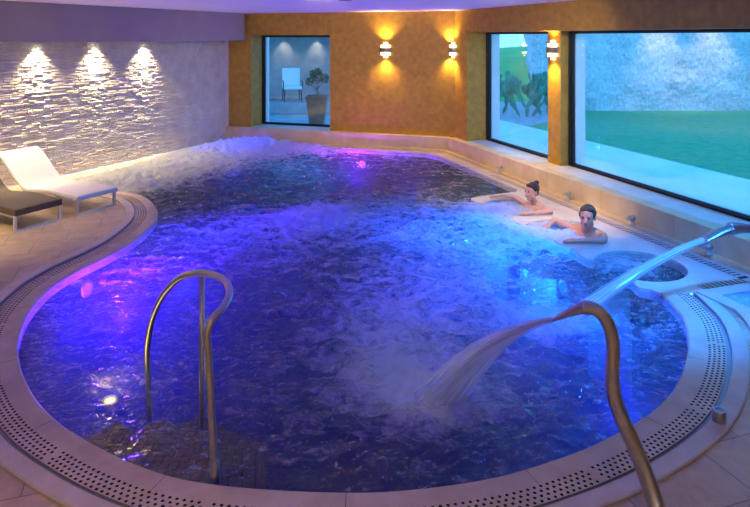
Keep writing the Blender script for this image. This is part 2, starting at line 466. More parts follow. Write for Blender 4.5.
# pool shell
bm = bmesh.new()
def ring_wall(bm, pts, z0, z1, mi=0):
    a = [bm.verts.new((p.x, p.y, z0)) for p in pts]; b = [bm.verts.new((p.x, p.y, z1)) for p in pts]; n = len(pts)
    for i in range(n):
        f = bm.faces.new((a[i], b[i], b[(i + 1) % n], a[(i + 1) % n])); f.material_index = mi
FLZ = -1.15
ring_wall(bm, outline, FLZ, -.09, 0); ring_wall(bm, scal + far_s, -.09, -.001, 1) if False else None
lo = [arc[-1]] + scal + far_s + [arc[0]]
a = [bm.verts.new((p.x, p.y, -.09)) for p in lo]; b = [bm.verts.new((p.x, p.y, -.001)) for p in lo]
for i in range(len(lo) - 1):
    f = bm.faces.new((a[i], b[i], b[i + 1], a[i + 1])); f.material_index = 1
vs, _, ts = flat_poly([outline], FLZ)
vv = [bm.verts.new(v) for v in vs]
for t in ts: bm.faces.new([vv[i] for i in t])
ps = obj('pool_shell', bm, [M['mosaic'], M['ledge']], kind='structure', label='blue mosaic lined basin of the free-form pool')
# seat shelves in the three scallops
bm = bmesh.new()
for cc, cs, cr in circ:
    p = CS(cc, cs); lathe(bm, [(cr + .05, -1.1), (cr + .05, -.42), (cr - .3, -.42), (cr - .3, -.9), (.001, -.9)], 32, p)
obj('trim_4', bm, M['ledge'], kind='structure')

# drain slots of the ledge (linear grating)
def grating(name, p0, p1, wd, pitch, label):
    d = (p1 - p0); Ln = d.length; d.normalize(); s = Vector((-d.y, d.x, 0))
    root = thing(name, label, 'drain', p0); root['kind'] = 'structure'; del root['category']
    bm = bmesh.new(); k = 0; x = 0
    while x < Ln - pitch:
        box(bm, x, x + pitch * .62, -wd / 2, wd / 2, -.004, .004, ((0, 0), d, s)); x += pitch
    child('grate_bars', bm, M['border'], root)
    bm = bmesh.new(); box(bm, 0, Ln, -wd / 2, wd / 2, -.03, .001, ((0, 0), d, s)); child('channel', bm, M['dark'], root)
grating('drain_grating', CS(5.18, -9.2), CS(5.18, -4.5), .10, .055, 'long slotted drain grating along the window kerb')
grating('drain_grating', CS(4.62, -4.47), CS(5.12, -4.47), .09, .055, 'short slotted drain grating beside the small raised tub')

# ---------------------------------------------------------------- walls
bm = bmesh.new()
ub0, ub1 = .56, 2.41
dW = .12
for (x0, x1, z0, z1) in ((-.6, ub0, 0, CZ), (ub1, 5.45, 0, CZ), (ub0, ub1, HEAD - .02, CZ), (ub0, ub1, 0, KZ - .05)):
    box(bm, x0, x1, dW, dW + .62, z0, z1 + .02, FB)
wb = obj('wall_back', bm, M['ochre'], kind='structure')
bm = bmesh.new()
s1a, s1b, s2a, s2b = -10.80, -8.57, -8.24, -3.4
SS, SE = SC1 - .05, SC1 + 15.4
box(bm, s1b, s2a, PC, WC + .6, 0, HEAD + .05, FR())
for (x0, x1, z0, z1) in ((SS, s1a, 0, CZ), (s2b, SE, 0, CZ), (s1a, s2b, HEAD + .03, CZ), (s1a, s1b, 0, KZ - .05), (s2a, s2b, 0, KZ - .05)):
    box(bm, x0, x1, WC, WC + .6, z0, z1 + .02, FR())
wr = obj('wall_right', bm, M['ochre'], kind='structure')
# stone kerbs
bm = bmesh.new()
SK = SC1
box(bm, 0, (C1 - C0).length + .02, -.0, dW + .02, 0, KZ, FB, .008)
box(bm, 0, (C1 - C0).length, -.05, .0, -.0, .05, FB, .004)
obj('baseboard_back', bm, M['kerb'], kind='structure')
bm = bmesh.new()
box(bm, SK - .01, SE, KC, WC + .02, 0, KZ, FR(), .008)
box(bm, s1b - .01, s2a + .01, WC, PC + .02, KZ - .1, KZ, FR())
box(bm, SK, SE, KC - .07, KC, 0, .045, FR(), .004)
obj('baseboard_right', bm, M['kerb'], kind='structure')
# vertical joints of the kerb slabs
bm = bmesh.new()
for k in range(12):
    s = SK + .9 + k * 1.2
    box(bm, s, s + .003, KC - .0012, KC + .02, .05, KZ - .01, FR())
obj('trim_5', bm, M['pot'], kind='structure')
# front wall behind the camera
bm = bmesh.new()
d = (REND - LEND); Ln = d.length; d.normalize(); s = Vector((-d.y, d.x, 0))
box(bm, -.5, Ln + 1, -.3, 0, 0, CZ + .02, ((LEND.x, LEND.y), d, s))
obj('wall_front', bm, M['soffit'], kind='structure')
# left wall: courses of split stone
bm = bmesh.new()
box(bm, -.5, 18.8, -.35, -.012, 0, CZ + .02, FL)
z = 0.0; rr = random.Random(3)
while z < 2.2:
    hgt = rr.uniform(.028, .045); x = -.02 - rr.random() * .2
    while x < 11.0:
        ln = rr.uniform(.08, .22)
        if x + ln > 0:
            dp = rr.uniform(0, .016)
            j = [rr.uniform(-.004, .004) for _ in range(4)]; x0 = max(0, x); x1 = x + ln
            q = [Vector((x0, -.012, z)), Vector((x1, -.012, z)), Vector((x1, -.012, z + hgt)), Vector((x0, -.012, z + hgt))]
            o_ = [Vector((x0 + .006, dp + j[0], z + .007)), Vector((x1 - .006, dp + j[1], z + .007)), Vector((x1 - .006, dp + j[2] - .004, z + hgt - .007)), Vector((x0 + .006, dp + j[3] - .004, z + hgt - .007))]
            def tw(p): v_ = C0 + lv * p.x + nl * p.y; return Vector((v_.x, v_.y, p.z))
            qa = [bm.verts.new(tw(p)) for p in q]; qb = [bm.verts.new(tw(p)) for p in o_]
            bm.faces.new(qb)
            for i in range(4): bm.faces.new((qa[i], qa[(i + 1) % 4], qb[(i + 1) % 4], qb[i]))
        x += ln
    z += hgt
bmesh.ops.recalc_face_normals(bm, faces=bm.faces[:])
obj('wall_left', bm, M['white_stone'], kind='structure')
# ceiling and soffit
bm = bmesh.new()
cl = [C0 - lv * 1.0 - nl * .5, LEND - nl * .5 - Vector((0, .6, 0)), REND + n2 * .8 - Vector((0, .6, 0)), CS(WC + .5, SS - .6), C0 + bv * 4 + nb * .8]
cl = [C0 + nb * .75 - bv * .6, LEND - nl * .5 - Vector((0, .8, 0)), REND + n2 * .7 - Vector((0, .8, 0)), CS(WC + .5, SC1 - .35)]
a = [bm.verts.new((p.x, p.y, CZ)) for p in cl]; b = [bm.verts.new((p.x, p.y, CZ + .2)) for p in cl]
bm.faces.new(a); bm.faces.new(b[::-1])
for i in range(4): bm.faces.new((a[i], a[(i + 1) % 4], b[(i + 1) % 4], b[i]))
bmesh.ops.recalc_face_normals(bm, faces=bm.faces[:])
obj('ceiling', bm, M['ceil'], kind='structure')
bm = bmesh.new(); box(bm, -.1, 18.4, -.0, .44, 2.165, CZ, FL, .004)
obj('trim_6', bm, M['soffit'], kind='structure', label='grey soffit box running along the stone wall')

# ---------------------------------------------------------------- windows
def window(name, fr, x0, x1, y, z0, z1, inward, wall_y, ext_y, sill_m, jamb_left=True):
    root = thing(name, '', ''); del root['label']; del root['category']; root['kind'] = 'structure'
    f = .034; dp = .06
    bm = bmesh.new()
    for q in ((x0, x0 + f, z0, z1), (x1 - f, x1, z0, z1), (x0 + f, x1 - f, z0, z0 + f), (x0 + f, x1 - f, z1 - f, z1)):
        box(bm, q[0], q[1], y - dp, y + .03, q[2], q[3], fr, .004)
    child('window_frame', bm, M['frame'], root)
    bm = bmesh.new(); g = .012
    for q in ((x0 + f, x0 + f + g, z0 + f, z1 - f), (x1 - f - g, x1 - f, z0 + f, z1 - f), (x0 + f + g, x1 - f - g, z0 + f, z0 + f + g), (x0 + f + g, x1 - f - g, z1 - f - g, z1 - f)):
        box(bm, q[0], q[1], y - .03, y + .01, q[2], q[3], fr)
    child('glazing_bead', bm, M['frame'], root)
    bm = bmesh.new(); box(bm, x0 + f, x1 - f, y - .006, y + .000, z0 + f, z1 - f, fr); child('glass_pane', bm, M['glass'], root)
    bm = bmesh.new(); box(bm, x0, x1, wall_y, y + .03, z0 - .03, z0, fr, .003); child('window_sill', bm, sill_m, root)
    # outer reveal in white render
    bm = bmesh.new()
    box(bm, x0 - .02, x0 + .06, y + .03, ext_y, z0 - .05, z1 + .05, fr); box(bm, x1 - .06, x1 + .02, y + .03, ext_y, z0 - .05, z1 + .05, fr)
    box(bm, x0, x1, y + .03, ext_y, z0 - .05, z0 + .02, fr)
    child('outer_reveal', bm, M['white_plaster'], root)
    return root
window('window_1', FR(), s1a, s1b, GC - .03, KZ, HEAD + .035, -1, WC + .02, 6.20, M['sill'])
window('window_2', FR(), s2a, s2b, GC - .03, KZ, HEAD + .035, -1, WC + .02, 6.20, M['sill'])
window('window_3', FB, ub0, ub1, .68, KZ, HEAD - .02, -1, dW + .02, .85, M['sill'])

# ---------------------------------------------------------------- water
def near_d(x, y):
    best = 9
    for i in range(0, len(O2), 3):
        dx = O2[i][0] - x; dy = O2[i][1] - y; q = dx * dx + dy * dy
        if q < best: best = q
    return math.sqrt(best)
def blob(p, cx, cy, rx, ry, rot=0):
    dx, dy = p[0] - cx, p[1] - cy; c_, s_ = math.cos(rot), math.sin(rot)
    u = (dx * c_ + dy * s_) / rx; v = (-dx * s_ + dy * c_) / ry
    return math.exp(-(u * u + v * v))
FO = []   # (pos, rx, ry, rot, foam, height)
def fo(px, py, rx, ry, rot, a, h): p = W(px, py); FO.append((p.x, p.y, rx, ry, rot, a, h))
fo(320, 216, .40, .50, 0, .95, .06)
fo(300, 222, 1.1, .8, 0, .35, .02)
fo(437, 398, .24, .20, .4, 1.5, .02)
fo(400, 378, .40, .35, 0, .45, .01)
fo(380, 340, .45, .6, 0, .40, .01)
fo(430, 300, .9, 1.3, 0, .40, .03)
fo(470, 240, .9, .9, 0, .35, .03)
fo(560, 322, .35, .3, .4, .8, .04)
fo(500, 213, .5, .5, 0, .6, .03)
fo(545, 235, .45, .5, 0, .7, .03)
fo(395, 205, .7, .8, 0, .35, .03)
fo(250, 245, .9, 1.0, 0, .22, .02)
for c_ in circ[1:]:
    p = CS(c_[0] - .08, c_[1]); FO.append((p.x, p.y, .42, .42, 0, 1.5, .0))
p = CS(4.4, -5.2); FO.append((p.x, p.y, .25, .25, 0, .7, .02))
for x, y, r, a_ in ((.5, .9, .7, 1.3), (1.3, .8, .7, 1.3), (2.2, .8, .7, 1.25), (3.1, .85, .65, 1.2), (3.9, .9, .6, 1.1), (4.4, 1.2, .5, 1.0), (1.0, 1.6, .8, .8), (2.6, 1.7, .7, .6), (3.8, 1.7, .6, .6)):
    p = L(x, y); FO.append((p.x, p.y, r, r, 0, a_, .05))
for u_ in (.6, 1.2, 1.9, 2.5):
    p = C0 + bv * u_ - nb * .55; FO.append((p.x, p.y, .5, .4, 0, .7 if u_ < 2 else .4, .05))
xs = [p[0] for p in O2]; ys = [p[1] for p in O2]
x0, x1, y0, y1 = min(xs) - .06, max(xs) + .06, min(ys) - .06, max(ys) + .06
st = .027
nx, ny = int((x1 - x0) / st) + 1, int((y1 - y0) / st) + 1
# coarse map of inside-ness with margin
idx = {}; verts = []; foamv = []; WL = -.032
EX = [(p.x, p.y) for p in outline]
def grow(pts, d):
    out = []
    n = len(pts)
    for i, p in enumerate(pts):
        t = (pts[(i + 1) % n] - pts[i - 1])
        if t.length < 1e-6: continue
        t.normalize(); out.append((p.x + t.y * d, p.y - t.x * d))
    return out
EXP = O2
def vert(i, j):
    k = (i, j)
    if k in idx: return idx[k]
    x, y = x0 + i * st, y0 + j * st
    f = 0; hh = 0
    for (cx, cy, rx, ry, ro, a_, h_) in FO:
        if abs(x - cx) > 2.2 * rx or abs(y - cy) > 2.2 * ry: continue
        b_ = blob((x, y), cx, cy, rx, ry, ro); f += a_ * b_; hh += h_ * b_
    e = min(1, near_d(x, y) / .35)
    v = Vector((x, y, 0))
    w = noise.noise(Vector((x * 1.6 + 3, y * 1.6, 1))) * .6
    n1 = noise.noise(Vector((x * 3.0 + w, y * 4.6 + w, 4.0))) * .034
    n2_ = (.5 - abs(noise.noise(Vector((x * 6 + 2 * w, y * 9, 9.0))))) * .030
    n3 = noise.noise(Vector((x * 16, y * 19, 2.0))) * .010
    dw = Vector((x * 5.2 + y * 2.4 + 1.4 * w, y * 8.5 - x * 2.0 + 1.4 * w, 5.0))
    n5 = ((1 - abs(noise.noise(dw)) * 2.2) ** 2) * .020 - .008 + (1 - abs(noise.noise(dw * 2.3)) * 2) * .006
    ff = min(f, 1.3)
    n4 = noise.noise(Vector((x * 10, y * 10, 7.0))) * .035 * ff
    z = WL + (n1 + n2_ + n3 + n5) * (.35 + .65 * e) * (1 + .8 * ff) * .9 + (n4 + hh * (1 + noise.noise(v * 7))) * (.1 + .9 * e)
    if e < .5: z = min(z, -.004)
    idx[k] = len(verts); verts.append((x, y, z)); foamv.append(f)
    return idx[k]
# scanline inside test per row
faces = []
grid_in = {}
for j in range(ny):
    y = y0 + (j + .5) * st; cr_ = []
    n = len(O2)
    for i in range(n):
        a_, b_ = O2[i], O2[(i + 1) % n]
        if (a_[1] > y) != (b_[1] > y): cr_.append((b_[0] - a_[0]) * (y - a_[1]) / (b_[1] - a_[1]) + a_[0])
    cr_.sort()
    for q in range(0, len(cr_) - 1, 2):
        for i in range(int((cr_[q] - x0) / st) - 1, int((cr_[q + 1] - x0) / st) + 2): grid_in[(i, j)] = 1
cells = set(grid_in)
for (i, j) in list(cells):
    cells.add((i, j + 1)); cells.add((i, j - 1))
for (i, j) in sorted(cells): faces.append((vert(i, j), vert(i + 1, j), vert(i + 1, j + 1), vert(i, j + 1)))
w = obj('pool_water', (verts, [], faces), M['water'], smooth=True)
tag(w, 'churning blue and violet water filling the free-form pool', 'water', kind='stuff')
at = w.data.attributes.new('foam', 'FLOAT', 'POINT')
at.data.foreach_set('value', foamv)

vm = bpy.data.materials.new('water_body'); vm.use_nodes = True; vn = vm.node_tree; vn.nodes.clear()
vo_ = vn.nodes.new('ShaderNodeOutputMaterial'); v1 = vn.nodes.new('ShaderNodeVolumeScatter'); v2 = vn.nodes.new('ShaderNodeVolumeAbsorption'); va = vn.nodes.new('ShaderNodeAddShader')
v1.inputs['Color'].default_value = (.7, .85, 1, 1); v1.inputs['Density'].default_value = .11
v2.inputs['Color'].default_value = (.08, .38, .64, 1); v2.inputs['Density'].default_value = .9
vn.links.new(v1.outputs[0], va.inputs[0]); vn.links.new(v2.outputs[0], va.inputs[1]); vn.links.new(va.outputs[0], vo_.inputs['Volume'])
bm = bmesh.new(); inset = [Vector((x_, y_, 0)) for x_, y_ in grow(outline, -.012)]; vs, _, ts = flat_poly([inset], -.06); n_ = len(inset)
a = [bm.verts.new(v) for v in vs]; b = [bm.verts.new((v[0], v[1], FLZ + .004)) for v in vs]
for t in ts: bm.faces.new([a[i] for i in t]); bm.faces.new([b[i] for i in reversed(t)])
for i in range(n_): bm.faces.new((a[i], b[i], b[(i + 1) % n_], a[(i + 1) % n_]))
bmesh.ops.recalc_face_normals(bm, faces=bm.faces[:])
wv = obj('water_body', bm, vm, w)
# ---------------------------------------------------------------- raised tub at right
tub = thing('spa_tub', 'small raised stone spa tub at right edge beside pool corner', 'tub')
ai = [i for i, p in enumerate(arc) if 4.15 < p.y < 5.25 and p.x > 1.5]
seg_in = offs(arc, .60); seg_out = offs(arc, .445)
inn = [seg_in[i] for i in ai if t2.dot(seg_in[i]) > -4.20]; ot = [seg_out[i] for i in ai if t2.dot(seg_out[i]) > -4.33]
cI = n2.dot(inn[-1]); cO = n2.dot(ot[-1])
inn2 = inn + [CS(cI - .0, -4.22), CS(4.92, -4.22), CS(4.92, -2.85), CS(4.2, -2.75)]
ot2 = ot + [CS(cO, -4.36), CS(5.05, -4.36), CS(5.05, -2.6), CS(3.9, -2.5)]
bm = bmesh.new(); zt = .03
vs, _, ts = flat_poly([ot2, inn2], zt); vv = [bm.verts.new(v) for v in vs]
for t in ts: bm.faces.new([vv[i] for i in t])
for loop in (ot2, inn2):
    a = [bm.verts.new((p.x, p.y, 0 if loop is ot2 else -.0)) for p in loop]; b = [bm.verts.new((p.x, p.y, zt)) for p in loop]
    for i in range(len(loop)): bm.faces.new((a[i], a[(i + 1) % len(loop)], b[(i + 1) % len(loop)], b[i]))
bmesh.ops.remove_doubles(bm, verts=bm.verts[:], dist=1e-4); bmesh.ops.recalc_face_normals(bm, faces=bm.faces[:])
child('rim', bm, M['border'], tub)
child('basin_floor', flat_poly([inn2], .006), M['white_plaster'], tub)
tw_ = obj('tub_water', flat_poly([inn2], .018), M['tub_water']); tag(tw_, 'still cyan water inside the small raised tub', 'water', kind='stuff')
at = tw_.data.attributes.new('foam', 'FLOAT', 'POINT')

# ---------------------------------------------------------------- submerged steps
bm = bmesh.new(); sc_ = W(212, 481)
def arc_part(x_lo, x_hi): return [p for p in arc if x_lo < p.x < x_hi and p.y < 4.2]
for k, (dd, zz) in enumerate(((.95, -.40), (.64, -.27), (.34, -.15))):
    pp = arc_part(-1.80, -.96); inn_ = offs(pp, -dd); op = offs(pp, -.004)
    poly = op + inn_[::-1]
    a = [bm.verts.new((p.x, p.y, FLZ + .002)) for p in poly]; b = [bm.verts.new((p.x, p.y, zz)) for p in poly]
    for i in range(len(poly)): bm.faces.new((a[i], a[(i + 1) % len(poly)], b[(i + 1) % len(poly)], b[i]))
    vs, _, ts = flat_poly([poly], zz); vv = [bm.verts.new(v) for v in vs]
    for t in ts: bm.faces.new([vv[i] for i in t])
bmesh.ops.remove_doubles(bm, verts=bm.verts[:], dist=1e-4); bmesh.ops.recalc_face_normals(bm, faces=bm.faces[:])
stp = obj('pool_steps', bm, M['brown_mosaic']); tag(stp, 'brown submerged entry steps under the water beside the handrail', 'steps')

# ---------------------------------------------------------------- handrail
def P(px, py, Y): return Vector(((px - 375) / F * Y, Y, H - (py - HZ) / F * Y))
hr = thing('handrail', 'curved steel pool handrail rising from the near left rim', 'handrail', (W(214, 478).x, W(214, 478).y, 0))
base = hr.location.copy()
def loc(pts): return [p - base for p in pts]
main = [P(215, 476, 3.25), P(213, 440, 3.255), P(211, 400, 3.26), P(208.5, 355, 3.27), P(207.5, 333, 3.28), P(213, 319, 3.31), P(224, 306, 3.38), P(229.5, 293, 3.47), P(225, 281, 3.6),
        P(212, 274.5, 3.76), P(196, 273, 3.92), P(178, 279, 4.08), P(162, 297, 4.25), P(152, 320, 4.36), P(147.5, 345, 4.41), P(147.5, 365, 4.43), P(149, 400, 4.45), P(150, 430, 4.46)]
bm = bmesh.new(); tube(bm, loc(catmull(main, 8)), .0205, 16); child('rail_tube', bm, M['steel'], hr, True)
bm = bmesh.new(); tb = P(202, 275, 3.9); lo_ = tb.copy(); lo_.z = -.55; tube(bm, loc([lo_, Vector((tb.x, tb.y, -.1)), tb]), .0175, 14); child('support_post', bm, M['steel'], hr, True)
bm = bmesh.new(); b0 = main[0] - base; d_ = (main[1] - main[0]).normalized()
tube(bm, [b0 - d_ * .03, b0 + d_ * .02, b0 + d_ * .075, b0 + d_ * .08], [.024, .026, .026, .021], 16); child('mounting_sleeve', bm, M['steel'], hr, True)

# ---------------------------------------------------------------- water spouts
def spout(label, pts, rads, flats, base_p):
    root = thing('water_spout', label, 'spout', base_p)
    q = [p - root.location for p in pts]
    cq = catmull(q, 8)
    rr_, ff_ = [], []
    n = len(pts)
    for i in range(len(cq)):
        u = i / 8; k = min(int(u), n - 2); f = u - k
        rr_.append(rads[k] * (1 - f) + rads[k + 1] * f); ff_.append(tuple(flats[k][m_] * (1 - f) + flats[k + 1][m_] * f for m_ in (0, 1)))
    bm = bmesh.new(); cut = len(cq) - 17
    tube(bm, cq[:cut + 1], rr_[:cut + 1], 20, flat=ff_[:cut + 1]); child('pipe', bm, M['steel'], root, True)
    bm = bmesh.new(); tube(bm, cq[cut:], rr_[cut:], 20, flat=ff_[cut:]); child('nozzle', bm, M['steel'], root, True)
    bm = bmesh.new(); t_ = (cq[cut + 1] - cq[cut - 1]).normalized() * .008
    tube(bm, [cq[cut] - t_, cq[cut] + t_], rr_[cut] * 1.06, 20, flat=[ff_[cut]] * 2); child('collar', bm, M['steel'], root, True)
    bm = bmesh.new(); lathe(bm, [(.001, 0), (.085, 0), (.085, .008), (.05, .014), (.045, .02)], 24); child('base_flange', bm, M['steel'], root, True)
    return root
bp = P(664, 545, 2.84); bp.z = 0
sp1 = [bp.copy(), P(655, 503, 2.95), P(641, 462, 3.03), P(625, 425, 3.08), P(614.5, 398, 3.12), P(612, 372, 3.14), P(613, 346, 3.15), P(609, 326, 3.16), P(599, 311.5, 3.18), P(586, 307.5, 3.21), P(572, 311.5, 3.25), P(552, 320, 3.31)]
r1 = [.041, .040, .038, .036, .035, .034, .033, .032, .032, .033, .028, .017]
f1 = [(1, 1)] * 9 + [(1, 1), (1.15, .8), (1.5, .42)]
spout('large brushed steel water spout arching in from the near right deck', sp1, r1, f1, bp)
b2 = CS(5.18, -4.0)
sp2 = [b2.copy(), b2 + Vector((0, 0, .18)), P(790, 258, 5.46), P(777, 241, 5.46), P(761, 231, 5.45), P(745, 227.5, 5.44), P(730, 229, 5.43), P(716, 234, 5.42), P(703, 240, 5.41)]
r2 = [.042, .042, .042, .042, .042, .043, .045, .04, .026]
f2 = [(1, 1)] * 4 + [(1, 1), (1.1, .95), (1.3, .8), (1.5, .7), (1.9, .45)]
spout('steel water spout at the right edge in front of the kerb', sp2, r2, f2, b2)
def jet(label, a, b, r0_, r1_, flat=1.0, seed=1, sag=.08):
    """stream falling from a to b"""
    rg = random.Random(seed); n = 30
    bm = bmesh.new(); fl_ = bm.verts.layers.float_vector.new('flow')
    d_ = b - a; side = Vector((-d_.y, d_.x, 0)).normalized()
    def pos(t): return Vector((a.x + d_.x * t, a.y + d_.y * t, a.z + d_.z * (.55 * t + .45 * t * t)))
    layers = 4; seg = 28
    for L_ in range(layers):
        k_ = 1 - L_ * .24; rings = []
        for i in range(n + 1):
            t = i / n; p = pos(t); tn = (pos(min(1, t + .02)) - pos(max(0, t - .02))).normalized(); up = side.cross(tn).normalized()
            rad = (r0_ + (r1_ - r0_) * t ** 1.25) * k_
            ring = []
            for q in range(seg):
                an = 2 * PI * q / seg
                wob = 1 + .22 * t * noise.noise(Vector((math.cos(an) * 3, math.sin(an) * 3, t * 1.2 + L_ * 9 + seed)))
                v = bm.verts.new(p + side * math.cos(an) * rad * wob + up * math.sin(an) * rad * wob * flat)
                v[fl_] = Vector((math.cos(an) * 5 + L_ * 3, math.sin(an) * 5 + seed * 4, t * 2.2)); ring.append(v)
            rings.append(ring)
        for u_, v_ in zip(rings, rings[1:]):
            for q in range(seg): bm.faces.new((u_[q], u_[(q + 1) % seg], v_[(q + 1) % seg], v_[q]))
    o = obj('water_jet', bm, M['spray'], smooth=True)
    return tag(o, label, 'water jet')
jet('white water jet falling from the large near spout', sp1[-1] + Vector((.0, 0, 0)), W(441, 397, -.03), .024, .20, .6, 1)
jet('white water jet falling from the spout at the right edge', sp2[-1], W(562, 326, -.03), .035, .085, .6, 2)

# ---------------------------------------------------------------- loungers
axis = Vector((-.88, .475, 0)).normalized()
def lounger(name, label, foot, seat_m, thick, seat_col):
    rz = math.atan2(axis.y, axis.x)
    root = thing(name, label, 'sun lounger', foot, rz)      # local x from foot to head, y: -wide side
    Wd = .60
    prof = [(0.0, .225), (.25, .235), (.55, .245), (.85, .225), (1.02, .215), (1.14, .25), (1.28, .35), (1.42, .47), (1.56, .58), (1.66, .635), (1.72, .63)]
    pr = catmull([Vector((x, 0, z)) for x, z in prof], 5)
    bm = bmesh.new(); top = []; bot = []
    for i, p in enumerate(pr):
        t = (pr[min(i + 1, len(pr) - 1)] - pr[max(i - 1, 0)]).normalized(); nn = Vector((-t.z, 0, t.x))
        row = [bm.verts.new(p + nn * s_ * thick / 2 + Vector((0, y, 0))) for s_, y in ((1, -Wd), (1, 0), (-1, 0), (-1, -Wd))]
        top.append(row)
    for u_, v_ in zip(top, top[1:]):
        for q in range(4): bm.faces.new((u_[q], u_[(q + 1) % 4], v_[(q + 1) % 4], v_[q]))
    bm.faces.new(top[0]); bm.faces.new(top[-1][::-1])
    bmesh.ops.recalc_face_normals(bm, faces=bm.faces[:])
    es = [e for e in bm.edges if e.calc_face_angle(0) > .9]
    bmesh.ops.bevel(bm, geom=es, offset=.008, segments=2, affect='EDGES')
    child('sling', bm, seat_m, root)
    for y in (-.012, -Wd + .012):      # side rails under the sling
        bm = bmesh.new(); tube(bm, [p - Vector((0, 0, thick / 2 + .012)) + Vector((0, y, 0)) for p in pr[:26]], .012, 8); child('side_rail', bm, M['alu'], root, True)
    for x in (.03, 1.05):
        bm = bmesh.new(); w_ = .016; zt_ = .20
        box(bm, x - w_, x + w_, -.035, -.005, 0, zt_, bev=.002); box(bm, x - w_, x + w_, -Wd + .005, -Wd + .035, 0, zt_, bev=.002); box(bm, x - w_, x + w_, -Wd + .035, -.035, .0, .03, bev=.002)
        child('leg_frame', bm, M['alu'], root)
    if thick < .05:
        bm = bmesh.new(); box(bm, -.02, .012, -Wd, 0, .19, .235, bev=.003); child('foot_bar', bm, M['alu'], root)
    return root
# local +y is left of axis; the near side is the left-hand one
lounger('sun_lounger', 'white fabric sun lounger with steel sled legs by the stone wall', W(77, 216.5), M['white_fabric'], .035, 0)
lounger('sun_lounger', 'dark brown woven sun lounger at the left edge of the photo', W(15, 233.5), M['wicker'], .075, 0)

# ---------------------------------------------------------------- small fittings
def lamp(name, kind, loc, energy, col, parent=None, **kw):
    d = bpy.data.lights.new(name, kind); d.energy = energy; d.color = col
    for k, v in kw.items(): setattr(d, k, v)
    o = bpy.data.objects.new(name, d); C.objects.link(o)
    if parent: o.parent = parent
    o.location = loc
    return o
def aim(o, target, src=None):
    v = Vector(target) - Vector(src if src is not None else o.location)
    o.rotation_euler = v.to_track_quat('-Z', 'Y').to_euler()
WARM = (1, .72, .38)
# chromed massage control nozzles on the window kerb
def nozzle(px, label):
    r = (px - 375) / F; Y = (KC - .02) / (r * n2.x + n2.y); p = Vector((r * Y, Y, 0)); s = t2.dot(p)
    root = thing('wall_nozzle', label, 'nozzle', CS(KC - .075, s, .045), math.atan2(n2.y, n2.x), 'nozzles along the window kerb')
    bm = bmesh.new(); lathe(bm, [(.001, 0), (.045, 0), (.045, .008), (.030, .014), (.022, .03), (.020, .06), (.001, .065)], 20); child('base', bm, M['steel'], root, True)
    bm = bmesh.new(); ball(bm, Vector((0, 0, .075)), .040, (1, 1, .85)); child('knob', bm, M['steel'], root, True)
    bm = bmesh.new(); tube(bm, [Vector((0, 0, .07)), Vector((-.05, 0, .085)), Vector((-.085, 0, .07))], [.015, .013, .012], 12); child('outlet', bm, M['steel'], root, True)
for px, lb in ((503, 'steel nozzle on the kerb step under the narrower window, farthest of the row'), (572, 'steel nozzle on the kerb step below the pier between the windows'),
               (636, 'steel nozzle on the kerb step behind the man'), (713, 'steel nozzle on the kerb step under the tip of the far spout')):
    nozzle(px, lb)
# stainless air button on the border
q = W(719, 424); ab = thing('air_button', 'short steel cylinder with blue top on the coping border near the right', 'control button', (q.x, q.y, .018))
bm = bmesh.new(); lathe(bm, [(.001, 0), (.037, 0), (.038, .004), (.038, .06), (.034, .066), (.024, .066), (.024, .058), (.001, .058)], 28); child('housing', bm, M['steel'], ab, True)
bm = bmesh.new(); lathe(bm, [(.001, .058), (.0225, .058), (.0225, .063), (.001, .065)], 24); child('push_top', bm, mat('button_blue', (.1, .4, .6), .3), ab, True)

# wall sconces
def V3(x, y, z): return Vector((x, y, z))
M['glow'] = emit('sconce_glow', (1, .78, .38), 8)
def sconce(p, ang, label):
    root = thing('wall_sconce', label, 'wall lamp', p, ang)     # local -y faces the room
    bm = bmesh.new(); box(bm, -.05, .05, -.02, 0, -.12, .12, bev=.003); child('back_plate', bm, M['steel_dark'], root)
    def half(bm, r, z0, z1, yy=-.02):
        seg = 16; pts = [(math.cos(PI + PI * k / seg) * r, yy + math.sin(PI + PI * k / seg) * r * .75) for k in range(seg + 1)]
        a = [bm.verts.new((x, y, z0)) for x, y in pts]; b = [bm.verts.new((x, y, z1)) for x, y in pts]
        bm.faces.new(a); bm.faces.new(b[::-1])
        for i in range(seg + 1): bm.faces.new((a[i], b[i], b[(i + 1) % (seg + 1)], a[(i + 1) % (seg + 1)]))
        bmesh.ops.recalc_face_normals(bm, faces=bm.faces[:])
    bm = bmesh.new(); half(bm, .135, -.045, .045); child('shade_band', bm, M['steel_dark'], root)
    for sg in (1, -1):
        bm = bmesh.new(); half(bm, .15, *sorted((sg * .105, sg * .118))); child('fin', bm, M['steel_dark'], root)
        bm = bmesh.new(); half(bm, .10, *sorted((sg * .05, sg * .10))); child('diffuser', bm, M['glow'], root)
        bm = bmesh.new(); half(bm, .045, *sorted((sg * .118, sg * .15))); child('diffuser', bm, M['glow'], root)
        l = lamp('sconce_lamp', 'SPOT', (0, -.10, sg * .16), SC_E, SC_C, root, spot_size=math.radians(125), spot_blend=1, shadow_soft_size=.04)
        l.rotation_euler = (PI if sg > 0 else 0, 0, 0)
SC_E = 60; SC_C = (1, .64, .16)
Yb = None
r = (386 - 375) / F; den = nb.dot(Vector((r, 1, 0))); Y = (nb.dot(C0) + dW) / den; zs = H - (50 - HZ) / F * Y
sconce(Vector((r * Y, Y, zs)), math.atan2(bv.y, bv.x), 'glowing up-and-down wall lamp on the ochre back wall')
